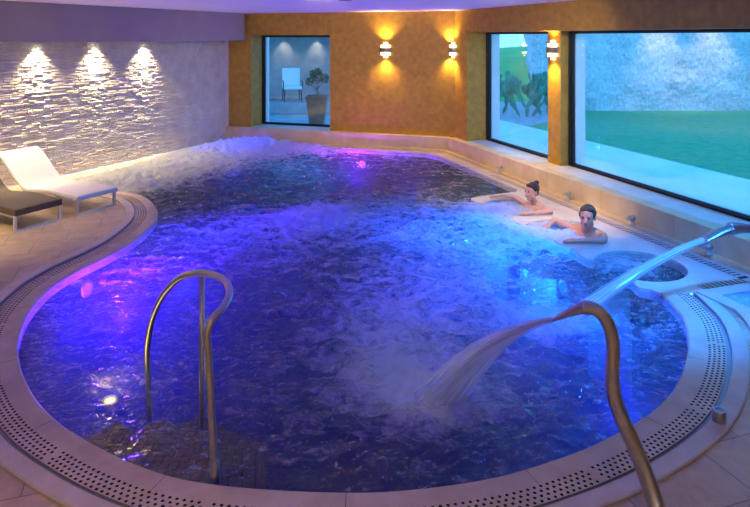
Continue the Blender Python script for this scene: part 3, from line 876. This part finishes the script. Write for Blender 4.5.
for px, lb in ((454.5, 'glowing up-and-down wall lamp just right of the room corner'), (554.5, 'glowing up-and-down wall lamp on the pier between the two big windows')):
    wc = WC if px < 500 else PC
    r = (px - 375) / F; Y = wc / (r * n2.x + n2.y); zs = H - (50 - HZ) / F * Y
    sconce(Vector((r * Y, Y, zs)), math.atan2(t2.y, t2.x), lb)

for x_, lb in ((-3.5, 'added up-and-down wall lamp behind the camera, left one'), (.5, 'added up-and-down wall lamp behind the camera, middle one'), (3.6, 'added up-and-down wall lamp behind the camera, right one')):  # unseen wall lamps added to throw warm light on the ceiling
    SC_E = 150; SC_C = (1, .84, .60)
    d = (REND - LEND).normalized(); sconce(LEND + d * ((x_ - LEND.x) / d.x) + V3(0, 0, 2.1), math.atan2(d.y, d.x) + PI, lb)
# downlights hidden in the soffit washing the stone wall
M['bulb'] = emit('downlight_bulb', (1, .85, .6), 30)
for i, s in enumerate((2.34, 3.43, 4.50, 5.57, 6.65, 7.7, 8.8)):
    p = L(-s, 0)
    p = C0 + lv * s + nl * .105
    root = thing('downlight', 'recessed warm downlight in the soffit over the white stone wall', 'downlight', (p.x, p.y, 2.165), 0, 'downlights washing the stone wall')
    bm = bmesh.new(); lathe(bm, [(.05, 0), (.05, -.006), (.036, -.006), (.034, 0)], 24); child('ring', bm, M['steel_dark'], root)
    bm = bmesh.new(); lathe(bm, [(.001, -.002), (.033, -.002)], 24); child('lens', bm, M['bulb'], root)
    l = lamp('downlight_beam', 'SPOT', (0, 0, -.02), 190, (1, .76, .42), root, spot_size=math.radians(100), spot_blend=.9, shadow_soft_size=.03)
    l.rotation_euler = Vector((nl.x * .1, nl.y * .1, -1.0)).to_track_quat('-Z', 'Y').to_euler()

    l = lamp('downlight_beam', 'SPOT', (0, 0, -.02), 190, (1, .80, .46), root, spot_size=math.radians(36), spot_blend=1, shadow_soft_size=.03)
    l.rotation_euler = Vector((-nl.x * .10, -nl.y * .10, -1.35)).to_track_quat('-Z', 'Y').to_euler()
# unseen ceiling lamps added to brighten the room, modelled with ring and lens
def added_ceil_lamp(x, y, e, col, label, size=125, tgt=None):
    root = thing('added_ceiling_lamp', label, 'added ceiling lamp', (x, y, CZ))
    bm = bmesh.new(); lathe(bm, [(.09, 0), (.09, -.02), (.07, -.02), (.066, -.004)], 24); child('ring', bm, M['steel_dark'], root)
    bm = bmesh.new(); lathe(bm, [(.001, -.006), (.064, -.006)], 24); child('lens', bm, emit('lens_glow', col, 6), root)
    l = lamp('added_ceiling_beam', 'SPOT', (0, 0, -.04), e, col, root, spot_size=math.radians(size), spot_blend=1, shadow_soft_size=.12)
    if tgt: l.rotation_euler = (Vector(tgt) - Vector((x, y, CZ))).to_track_quat('-Z', 'Y').to_euler()
CL = [(.5, 3.3, 75, (.80, .86, 1), 'added cool white ceiling lamp over the near water jet', 40, (.5, 4.5, 0)),
      (1.5, 6.3, 600, (1, .74, .46), 'added small warm ceiling lamp aimed at the bathers', 34, (2.25, 7.75, .1)),
      (-.8, 6.6, 420, (1, .78, .46), 'added warm ceiling lamp above the middle of the pool, left one', 50, (-2.2, 13.4, 1.5)), (1.9, 6.4, 330, (1, .78, .46), 'added warm ceiling lamp above the middle of the pool, right one', 60, (2.6, 11, 1.6)),
      (-1.0, 8.3, 300, (1, .76, .42), 'added warm ceiling lamp nearest the back wall', 62, (.3, 12.8, 1.6)),
      (-1.4, 1.2, 170, (1, .70, .34), 'added warm ceiling lamp above the near left deck'), (1.2, 1.0, 60, (1, .78, .5), 'added warm ceiling lamp above the near right deck'),
      (-4.6, 5.2, 520, (1, .78, .42), 'added warm ceiling lamp above the sun loungers', 66, (-4.8, 7.6, 0)), (3.6, 3.1, 25, (1, .78, .5), 'added warm ceiling lamp above the raised tub'),
      (-.4, 8.6, 520, (1, .74, .36), 'added warm ceiling lamp aimed at the kerb below the narrower window', 72, (2.6, 9.6, .2))]
for a in CL: added_ceil_lamp(*a)
added_ceil_lamp(2.6, 4.2, 1500, (.012, .20, 1), 'added blue ceiling lamp above the scalloped seats', 66, (2.2, 5.9, 0))  # unseen blue lamp added to tint the ledge and nearby water

# underwater lamps
def pool_lamp(p, dirv, e, col, label, size=130, es=6, up=.0):
    e *= PL
    root = thing('pool_light', label, 'underwater light', p, math.atan2(dirv.y, dirv.x))
    R_ = Matrix.Rotation(PI / 2, 4, 'Y')
    bm = bmesh.new(); lathe(bm, [(.001, 0), (.085, 0), (.085, .012), (.06, .016)], 24, rot=R_.to_3x3()); child('ring', bm, M['steel'], root)
    bm = bmesh.new(); lathe(bm, [(.001, .017), (.058, .017)], 24, rot=R_.to_3x3()); child('lens', bm, emit('pool_lens', col, es), root)
    l = lamp('pool_beam', 'POINT', (.42, 0, -.22), e * .5, col, root, shadow_soft_size=.06)
    l.rotation_euler = Vector((1, 0, up)).to_track_quat('-Z', 'Y').to_euler()
dense = resample(outline + [outline[0]], .03)
def on_outline(px, py):
    p = W(px, py); b = min(range(1, len(dense) - 1), key=lambda i: (dense[i] - p).length); q = dense[b]
    t = (dense[b + 1] - dense[b - 1]).normalized()
    return q, Vector((-t.y, t.x, 0))
PL = .62
VIO = (.13, .01, 1); BLU = (.01, .04, 1); MAG = (.50, .03, 1); CYA = (.01, .16, 1)
def wall_lamp(px, py, z, e, col, label, **k):
    q, d = on_outline(px, py); pool_lamp(Vector((q.x, q.y, z)) + d * .004, d, e, col, label, **k)
wall_lamp(86, 266, -.22, 1150, VIO, 'violet underwater light in the left pool wall', es=12, up=.0)
wall_lamp(150, 232, -.45, 300, BLU, 'blue underwater light below the lounger peninsula')
wall_lamp(362, 149, -.30, 420, MAG, 'magenta underwater light in the far pool wall', es=14)
wall_lamp(215, 145, -.30, 260, BLU, 'blue underwater light in the far left corner', es=30)
wall_lamp(688, 345, -.40, 260, BLU, 'blue underwater light in the right pool wall')
wall_lamp(560, 246, -.45, 420, CYA, 'cyan underwater light beside the man in the scalloped wall', es=3)
wall_lamp(500, 220, -.45, 350, CYA, 'cyan underwater light beside the woman in the scalloped wall', es=3)
for (px, py, e, col, lb) in ((320, 222, 260, (.12, .18, 1), 'pale blue floor light under the bubbling geyser'), (440, 310, 620, (.02, .08, 1), 'blue floor light in the middle of the pool'),
                             (185, 166, 1100, (.55, .8, 1), 'added pale floor light under the foam by the stone wall, nearer one'), (225, 152, 700, (.30, .55, 1), 'added pale floor light under the foam by the stone wall, farther one'), (430, 385, 160, (.14, .10, 1), 'indigo floor light under the near water jet'),  # the two pale lights are added to whiten the foam from below
    (215, 298, 170, (.12, .01, 1), 'added violet floor light behind the handrail'), (290, 292, 90, (.10, .01, 1), 'added violet floor light right of the handrail'), (410, 200, 420, (.15, .01, 1), 'added violet floor light toward the far end'), (560, 300, 220, (.01, .12, 1), 'azure floor light between the water jets'), (640, 370, 90, (.005, .07, 1), 'deep blue floor light near the right rim')):  # the violet lights are added to spread violet glow through the water
    p = W(px, py, -.9); p.z = FLZ
    root = thing('pool_floor_light', lb, 'underwater light', p)
    bm = bmesh.new(); lathe(bm, [(.10, 0), (.10, .014), (.075, .018), (.07, .01)], 24); child('ring', bm, M['steel'], root)
    bm = bmesh.new(); lathe(bm, [(.001, .009), (.069, .009)], 24); child('lens', bm, emit('pool_lens', col, 2), root)
    l = lamp('floor_beam', 'SPOT', (0, 0, .06), e * .66, col, root, spot_size=math.radians(115), spot_blend=1, shadow_soft_size=.1); l.rotation_euler = (PI, 0, 0)
p = W(110, 424, -.3); sl = thing('added_step_light', 'amber disc added on the entry steps for yellow reflections in the water', 'underwater light', (p.x, p.y, -.145))  # added glowing disc stands for yellow lamp reflections on the water
bm = bmesh.new(); lathe(bm, [(.05, 0), (.05, .01), (.035, .014)], 20); child('ring', bm, M['steel'], sl)
bm = bmesh.new(); lathe(bm, [(.001, .012), (.034, .012)], 20); child('lens', bm, emit('amber_glow', (1, .6, .08), .6), sl)
lamp('added_step_beam', 'POINT', (0, 0, .05), 3, (1, .6, .12), sl, shadow_soft_size=.04)

# ---------------------------------------------------------------- people
def remesh(o, vox):
    m = o.modifiers.new('r', 'REMESH'); m.mode = 'VOXEL'; m.voxel_size = vox; m.use_smooth_shade = True
    s = o.modifiers.new('s', 'SMOOTH'); s.factor = .5; s.iterations = 4
def hand(bm, wrist, d, up, curl=.25, thumb_side=1):
    """palm and five fingers leaving along d; up is the back of the hand"""
    d = d.normalized(); s = d.cross(up).normalized(); up = s.cross(d).normalized()
    pc = wrist + d * .045
    for k in (-1.5, -.5, .5, 1.5):
        capsule(bm, wrist + s * k * .012, wrist + d * .085 + s * k * .019, .014, .0125, 8)
    for k, ln in ((-1.5, .058), (-.5, .078), (.5, .083), (1.5, .072)):
        a = wrist + d * .088 + s * k * .0215; dd = (d + s * k * .09).normalized()
        b = a + dd * ln * .5 - up * .004; c = b + (dd - up * curl * 2).normalized() * ln * .5
        capsule(bm, a, b, .0098, .009, 8); capsule(bm, b, c, .009, .0078, 8)
    a = wrist + d * .022 + s * .024 * thumb_side; b = a + (d * .7 + s * thumb_side * .8).normalized() * .035; c = b + (d + s * .3 * thumb_side).normalized() * .03
    capsule(bm, a, b, .013, .0115, 8); capsule(bm, b, c, .0112, .009, 8)
def person(name, label, T, face, look, head_c, hs, arms, skin, sh, woman):
    """T chest point at the water line, face body direction, look head direction"""
    root = thing(name, label, 'person', (T.x, T.y, 0))
    face = face.normalized(); lf = Vector((-face.y, face.x, 0)); Z = Vector((0, 0, 1)); lf = Z.cross(face).normalized()
    o0 = Vector((T.x, T.y, 0))
    q = lambda p: p - o0
    bm = bmesh.new()
    hd = head_c - T; neck = Vector((T.x, T.y, .035)) - face * .01
    # trunk
    for (z, hw, dp) in ((-.62, .15, .10), (-.50, .16, .105), (-.38, .135 if woman else .15, .095), (-.25, .14 if woman else .165, .10), (-.13, .15 if woman else .19, .11), (-.04, .13 if woman else .17, .09)):
        for k in (-1, -.5, 0, .5, 1): ball(bm, q(T + lf * hw * k * .62 + Z * z), dp * (1 - .12 * abs(k)), sub=2)
    for k in (-1, 1):
        capsule(bm, q(T + Z * .03), q(T + lf * sh * k + Z * -.005), .055, .052 if not woman else .044)
        capsule(bm, q(T + lf * k * .09 - Z * .60), q(T + lf * k * .1 + face * .38 - Z * .60), .085, .062)     # thighs, seated
        capsule(bm, q(T + lf * k * .1 + face * .38 - Z * .60), q(T + lf * k * .1 + face * .40 - Z * .98), .058, .04)
        capsule(bm, q(T + lf * k * .1 + face * .40 - Z * 1.0), q(T + lf * k * .11 + face * .55 - Z * 1.03), .036, .028)
    nk = .052 if not woman else .042
    capsule(bm, q(T + Z * .0), q(head_c - Z * .06 * 1 - look * .012), nk + .012, nk)
    # arms
    for k, (el, wr, hd_, ts) in zip((1, -1), arms):
        s_ = T + lf * sh * k + Z * -.005
        u = .046 if not woman else .036
        capsule(bm, q(s_), q(el), u, u * .78); capsule(bm, q(s_.lerp(el, .45)), q(s_.lerp(el, .5)), u * 1.02, u)
        capsule(bm, q(el), q(el.lerp(wr, .3)), u * .80, u * .82); capsule(bm, q(el.lerp(wr, .3)), q(wr), u * .82, u * .52)
        hand(bm, q(wr), hd_, Z, .25, ts)
    # head
    lk = look.normalized(); ll = Z.cross(lk).normalized(); R = Matrix((ll, -lk, Z)).transposed()
    hc = q(head_c)
    def hp(x, y, z): return hc + (ll * x + lk * y + Z * z) * hs
    rot = R.to_4x4()
    def hb(x, y, z, r, sc=(1, 1, 1), sub=3): ball(bm, hp(x, y, z), r * hs, sc, rot, sub)
    hb(0, -.018, .035, .088, (.86, 1.06, .96)); hb(0, .018, -.01, .066, (.94, 1.0, 1.25)); hb(0, .03, -.062, .042, (1.05, 1, .9)); hb(0, .052, -.088, .022, (1.1, .9, .85))
    for s in (-1, 1):
        hb(s * .034, .05, -.012, .026, (1, .8, .9)); hb(s * .076, -.012, .0, .020, (.4, .8, 1.35), 2); hb(s * .044, .01, -.052, .03, (.8, 1.1, 1))
        hb(s * .030, .070, .032, .017, (1.4, .55, .5), 2)
    hb(0, .084, -.004, .0125, (.8, 1, 1.8), 2); hb(0, .094, -.019, .0145, (1.05, 1, .8), 2); hb(0, .078, -.045, .016, (1.5, .8, .8), 2)
    body = child('body', bm, skin, root, True); remesh(body, .0055)
    for s in (-1, 1):
        bm = bmesh.new(); ball(bm, hp(s * .030, .0745, .016), .0095 * hs, (1.35, .8, .75), rot, 2); child('eye', bm, M['eye'], root, True)
        bm = bmesh.new(); ball(bm, hp(s * .031, .083, .037), .010 * hs, (1.7, .5, .28), rot, 2); child('eyebrow', bm, M['hair'], root, True)
    bm = bmesh.new(); ball(bm, hp(0, .0905, -.046), .016 * hs, (1.35, .35, .42), rot, 2); child('lips', bm, M['lips'], root, True)
    bm = bmesh.new()
    if woman:
        def kb(x, y, z, r, sc=(1, 1, 1)): ball(bm, hp(x, y, z), r * hs, sc, rot, 3)
        kb(0, -.030, .048, .091, (.92, 1.0, .94)); kb(0, .022, .088, .048, (1.35, .9, .55)); kb(0, -.055, .01, .066, (1, .9, 1.1)); kb(0, -.085, .112, .036); kb(.008, -.098, .122, .026)
    else:
        def kb(x, y, z, r, sc=(1, 1, 1)): ball(bm, hp(x, y, z), r * hs, sc, rot, 3)
        kb(0, -.036, .050, .092, (.93, 1.0, .95)); kb(0, .012, .100, .05, (1.35, .9, .55)); kb(0, -.055, .012, .064, (1.05, .85, 1)); kb(.03, .04, .105, .03, (1.3, .8, .8)); kb(-.035, .035, .10, .028, (1.2, .8, .8))
        for s in (-1, 1): kb(s * .074, .016, .035, .018, (.5, .9, 1.5))
    h = child('hair', bm, M['hair'], root, True); remesh(h, .006)
    if woman:
        bm = bmesh.new()
        for k in (-1, 1): ball(bm, q(T + lf * .062 * k + face * .10 - Z * .17), .068, (1, .8, .9), None, 3)
        tube(bm, [q(T + lf * .17 * math.cos(a) + face * (.03 + .115 * math.sin(a)) - Z * .17) for a in [2 * PI * i / 24 for i in range(25)]], .018, 8, False)
        child('bikini_top', bm, mat('swimsuit', (.10, .04, .06), .6), root, True)
    else:
        bm = bmesh.new(); ball(bm, q(T - Z * .58), .17, (1.12, .85, .75), None, 3); child('swim_trunks', bm, mat('trunks', (.03, .04, .08), .7), root, True)
    return root
def V(x, y, z): return Vector((x, y, z))
person('person', 'dark-haired man with bare shoulders resting his forearm on the ledge, facing the camera',
       V(2.42, 7.28, .025), V(-.75, -.65, 0), V(-.50, -.86, -.04), V(2.385, 7.19, .205), 1.07,
       [(V(2.47, 6.90, .055), V(2.21, 6.93, .035), V(-1, .10, -.02), 1), (V(2.13, 7.60, .065), V(2.00, 7.40, .055), V(-.7, -.6, -.05), -1)], M['skin'], .185, False)
person('person', 'woman with dark hair in a bun leaning on the ledge and looking left',
       V(2.10, 8.38, .025), V(-.8, -.6, 0), V(-.86, -.50, .0), V(2.035, 8.33, .220), .98,
       [(V(2.22, 8.06, .045), V(1.99, 8.03, .035), V(-1, .05, -.02), 1), (V(1.93, 8.76, .05), V(1.75, 8.90, .035), V(-1, .4, -.1), -1)], M['skin2'], .155, True)

# ---------------------------------------------------------------- outdoors
def quad_obj(name, pts, z, m, label):
    return obj(name, flat_poly([pts], z), m, kind='structure', label=label)
GZ = -.01
quad_obj('paving', [CS(6.0, -16), CS(6.0, 4), CS(8.8, 4), CS(8.8, -16)], GZ + .015, M['paving'], 'pale paving strip outside the windows')
quad_obj('lawn', [CS(8.8, -16.2), CS(8.8, 6), V(40, 6, 0), V(40, 19.6, 0), V(3, 19.6, 0), CS(8.8, -16.2) + V(-.5, 1.6, 0)], GZ, M['lawn'], 'green lawn reaching to the old stone wall')
quad_obj('gravel', [V(1.2, 16.6, 0), V(3.9, 16.2, 0), V(5.2, 17.5, 0), V(6, 19.6, 0), V(6, 22, 0), V(1.2, 22, 0)], GZ + .012, M['gravel'], 'pinkish gravel under the prickly pear')
# old rubble wall facing the windows
bm = bmesh.new(); nxw, nzw = 150, 40; grid = []
for j in range(nzw + 1):
    row = []
    for i in range(nxw + 1):
        u = i / nxw; x = 4.95 + 19 * u; z = 5.0 * j / nzw
        if i < 4: x += .5 * noise.noise(V(0, i, z * 1.3)) - .12 * z * (1 - i / 4)
        y = 19.45 + .05 * noise.noise(V(x * 1.5, z * 2, 3)) + .025 * noise.noise(V(x * 6, z * 4, 1)) + .04 * z
        row.append(bm.verts.new((x, y, z)))
    grid.append(row)
for j in range(nzw):
    for i in range(nxw): bm.faces.new((grid[j][i], grid[j][i + 1], grid[j + 1][i + 1], grid[j + 1][i]))
r0_ = [g[0] for g in grid]; bk = [bm.verts.new((v.co.x + .1, 20.6, v.co.z)) for v in r0_]
for j in range(nzw): bm.faces.new((r0_[j], r0_[j + 1], bk[j + 1], bk[j]))
tp = [bm.verts.new((v.co.x, 20.6, v.co.z)) for v in grid[-1]]
for i in range(nxw): bm.faces.new((grid[-1][i], grid[-1][i + 1], tp[i + 1], tp[i]))
obj('garden_wall', bm, M['rubble'], kind='structure', label='old grey rubble stone wall behind the lawn')
for px, lb in ((664, 'garden spotlight washing the stone wall, left one'), (716, 'garden spotlight washing the stone wall, right one')):
    x = (px - 375) / F * 19.2
    root = thing('garden_spotlight', lb, 'garden light', (x, 18.7, 3.9))
    bm = bmesh.new(); lathe(bm, [(.001, .12), (.06, .12), (.08, 0), (.07, 0), (.05, .02)], 20); child('housing', bm, M['frame'], root, True)
    bm = bmesh.new(); tube(bm, [V3(0, 0, .1), V3(0, .35, .18), V3(0, .78, .18)], .015, 8); child('bracket', bm, M['frame'], root, True)
    bm = bmesh.new(); lathe(bm, [(.001, .01), (.05, .01)], 20); child('lens', bm, M['bulb'], root)
    l = lamp('garden_beam', 'SPOT', (0, 0, -.02), 220, (1, .72, .58), root, spot_size=math.radians(50), spot_blend=1, shadow_soft_size=.05); l.rotation_euler = (math.radians(14), 0, 0)
# grassy bank behind the cactus
bm = bmesh.new(); g = []
for j in range(13):
    row = []
    for i in range(41):
        x = 2.6 + 9 * i / 40; y = 22.0 + 8 * j / 12; z = 1.75 * (math.sin(min(1, j / 7) * PI / 2)) * (.82 + .18 * i / 14 if i < 20 else 1.07) + .12 * noise.noise(V(x, y, 0))
        row.append(bm.verts.new((x, y, z - .05)))
    g.append(row)
for j in range(12):
    for i in range(40): bm.faces.new((g[j][i], g[j][i + 1], g[j + 1][i + 1], g[j + 1][i]))
obj('hill', bm, M['hill'], True, kind='structure', label='grassy bank rising behind the prickly pear') if False else obj('hill', bm, M['hill'], None, True, 'structure', 'grassy bank rising behind the prickly pear')
# prickly pear
def prickly(label, base_p, seed, height, lean, npads):
    rg = random.Random(seed); root = thing('prickly_pear', label, 'cactus', base_p, 0)
    tips = [(V(0, 0, 0), V(lean, 0, 1).normalized(), 0), (V(.18, .1, 0), V(.6 + lean, .1, 1).normalized(), 0), (V(-.18, .05, 0), V(-.6 + lean, -.1, 1).normalized(), 0)]
    k = 0
    while tips and k < npads:
        p, d, lev = tips.pop(0)
        ln = rg.uniform(.24, .32) * (.97 ** lev); wd = ln * rg.uniform(.50, .62)
        yaw = rg.uniform(-.8, .8); side = V(math.cos(yaw), math.sin(yaw), 0); side = (side - d * side.dot(d)).normalized(); nn = d.cross(side).normalized()
        Rm = Matrix((side, nn, d)).transposed()
        bm = bmesh.new(); ball(bm, p + d * ln * .5, ln * .5, (wd / ln, .13, 1.04), Rm, 3)
        for v in bm.verts:
            t_ = (v.co - p).dot(d) / ln; c_ = p + d * (v.co - p).dot(d); v.co = c_ + (v.co - c_) * (.62 + .5 * max(0, t_))
        child('pad', bm, M['cactus'], root, True); k += 1
        if p.z + ln < height:
            for _ in range(rg.choice((2, 2, 3))):
                e = p + d * ln * .93 + side * rg.uniform(-.5, .5) * wd * .8
                a_ = rg.uniform(-.75, .75); nd = (d * 1 + side * a_ + V(0, rg.uniform(-.2, .2), .35)).normalized(); tips.append((e, nd, lev + 1))
prickly('tall prickly pear with many flat pads seen through the narrower window', V(4.25, 17.9, 0), 4, 1.42, .05, 95)
prickly('second prickly pear close beside the stone wall end, behind the pier', V(4.95, 18.3, 0), 9, 1.35, .1, 95)
prickly('low prickly pear at the left edge of the narrower window', V(3.55, 18.6, 0), 12, 1.2, -.1, 70)

# terrace seen through the small back window
quad_obj('terrace_floor', [V(-9, 15.4, 0), V(.9, 13.4, 0), V(1.9, 15.6, 0), V(1.15, 16.6, 0), V(1.15, 24, 0), V(-9, 24, 0)], GZ, M['slate'], 'grey terrace floor beyond the back window')
bm = bmesh.new(); box(bm, -9, .6, 20.6, 21.0, 0, 3.2); obj('terrace_wall', bm, M['slate'], kind='structure', label='pale stone terrace wall with two washes of light')
bm = bmesh.new(); box(bm, -9, .6, 18.6, 20.6, 0, .32, bev=.02); obj('terrace_platform', bm, M['slate'], kind='structure', label='raised platform along the terrace wall')
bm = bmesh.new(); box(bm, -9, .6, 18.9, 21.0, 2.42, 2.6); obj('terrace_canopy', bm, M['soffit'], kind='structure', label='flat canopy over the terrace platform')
for px in (283, 316):
    x = (px - 375) / F * 20.3
    root = thing('terrace_downlight', 'small downlight under the terrace canopy, %s one' % ('left' if px < 300 else 'right'), 'downlight', (x, 20.35, 2.42))
    bm = bmesh.new(); lathe(bm, [(.06, 0), (.06, -.01), (.04, -.01)], 20); child('ring', bm, M['steel_dark'], root)
    bm = bmesh.new(); lathe(bm, [(.001, -.004), (.039, -.004)], 20); child('lens', bm, M['bulb'], root)
    l = lamp('terrace_beam', 'SPOT', (0, 0, -.02), 45, (1, .85, .65), root, spot_size=math.radians(62), spot_blend=.8, shadow_soft_size=.03); l.rotation_euler = (math.radians(12), 0, 0)
# white armchair on the platform
x = (293 - 375) / F * 19.4
ch = thing('lounge_chair', 'white lounge chair on thin legs on the terrace platform', 'chair', (x, 19.2, .32), .25)
bm = bmesh.new(); box(bm, -.27, .27, -.25, .27, .36, .46, bev=.03); child('seat', bm, M['white_fabric'], ch)
bm = bmesh.new(); box(bm, -.27, .27, .22, .32, .44, .98, bev=.03); child('backrest', bm, M['white_fabric'], ch)
for s in (-1, 1):
    for yy in (-.2, .24):
        bm = bmesh.new(); tube(bm, [V(s * .24, yy, .37), V(s * .26, yy * 1.1, 0)], [.018, .013], 8); child('leg', bm, M['frame'], ch, True)
    bm = bmesh.new(); tube(bm, [V(s * .28, -.2, .38), V(s * .28, -.2, .6), V(s * .28, .22, .62)], .014, 8); child('armrest', bm, M['frame'], ch, True)
tb = thing('low_table', 'low round dark table beside the white terrace chair', 'table', (x - .95, 19.3, .32))
bm = bmesh.new(); lathe(bm, [(.001, .36), (.28, .36), (.28, .39), (.001, .39)], 24); child('tabletop', bm, M['pot'], tb)
for k in range(3):
    a_ = 2 * PI * k / 3; bm = bmesh.new(); tube(bm, [V(.2 * math.cos(a_), .2 * math.sin(a_), .36), V(.26 * math.cos(a_), .26 * math.sin(a_), 0)], .013, 8); child('leg', bm, M['frame'], tb, True)
# potted bonsai
pt = thing('potted_tree', 'small round-crowned tree in a tall tapered clay pot outside the back window', 'potted plant', ((317 - 375) / F * 15.75, 15.75, 0))
bm = bmesh.new()
a_ = [(-.20, -.20), (.20, -.20), (.20, .20), (-.20, .20)]
def ringv(sc, z): return [bm.verts.new((x_ * sc, y_ * sc, z)) for x_, y_ in a_]
rs = [ringv(.80, 0), ringv(1.22, .74), ringv(1.30, .74), ringv(1.30, .80), ringv(1.12, .80), ringv(1.10, .72)]
bm.faces.new(rs[0][::-1])
for u_, v_ in zip(rs, rs[1:]):
    for i in range(4): bm.faces.new((u_[i], u_[(i + 1) % 4], v_[(i + 1) % 4], v_[i]))
child('pot', bm, M['pot'], pt)
bm = bmesh.new(); box(bm, -.21, .21, -.21, .21, .70, .735); child('soil', bm, M['soil'], pt)
bm = bmesh.new()
def br_(pts, r): tube(bm, [V(*p) for p in pts], r, 8)
br_([(0, 0, .72), (.03, 0, .85), (-.02, .01, .98), (.02, 0, 1.08)], [.03, .025, .02, .014]); br_([(-.01, 0, .93), (-.12, .02, 1.05), (-.2, 0, 1.1)], [.015, .012, .008]); br_([(0, 0, .96), (.12, 0, 1.08), (.2, .02, 1.18)], [.015, .012, .008])
child('trunk', bm, M['trunk'], pt, True)
rg = random.Random(5); bm = bmesh.new()
for c_, r_ in (((0, 0, 1.24), .17), ((-.18, 0, 1.14), .12), ((.19, 0, 1.22), .13), ((.03, 0, 1.38), .11), ((-.08, .05, 1.32), .12)):
    for _ in range(150):
        d_ = V(rg.gauss(0, 1), rg.gauss(0, 1), rg.gauss(0, 1)).normalized(); p_ = V(*c_) + d_ * r_ * rg.uniform(.55, 1)
        s_ = V(rg.gauss(0, 1), rg.gauss(0, 1), rg.gauss(0, 1)).normalized(); t_ = d_.cross(s_).normalized()
        vs = [bm.verts.new(p_ + s_ * .028), bm.verts.new(p_ + t_ * .014), bm.verts.new(p_ - s_ * .028), bm.verts.new(p_ - t_ * .014)]; bm.faces.new(vs)
child('foliage', bm, M['leaf'], pt)

# ---------------------------------------------------------------- world, camera, view
w = bpy.data.worlds.new('dusk'); bpy.context.scene.world = w; w.use_nodes = True
nt = w.node_tree; bg = nt.nodes['Background']
tc = nt.nodes.new('ShaderNodeTexCoord'); sp = nt.nodes.new('ShaderNodeSeparateXYZ'); nt.links.new(tc.outputs['Generated'], sp.inputs[0])
rc = ramp(nt, sp.outputs['Z'], [(0.0, (.17, .56, .95)), (.25, (.08, .44, .95)), (1, (.03, .32, .95))])
nt.links.new(rc, bg.inputs['Color']); bg.inputs['Strength'].default_value = 3.0
cam = bpy.data.cameras.new('camera'); co = bpy.data.objects.new('camera', cam); C.objects.link(co)
cam.sensor_width = 36; cam.lens = 36 * F / 750; cam.shift_y = -(253.5 - HZ) / 750; cam.clip_end = 200
co.location = (0, 0, H); co.rotation_euler = (PI / 2, 0, 0)
sc = bpy.context.scene; sc.camera = co
sc.view_settings.view_transform = 'Standard'; sc.view_settings.look = 'None'; sc.view_settings.exposure = 0; sc.view_settings.gamma = 1; sc.view_settings.use_curve_mapping = False
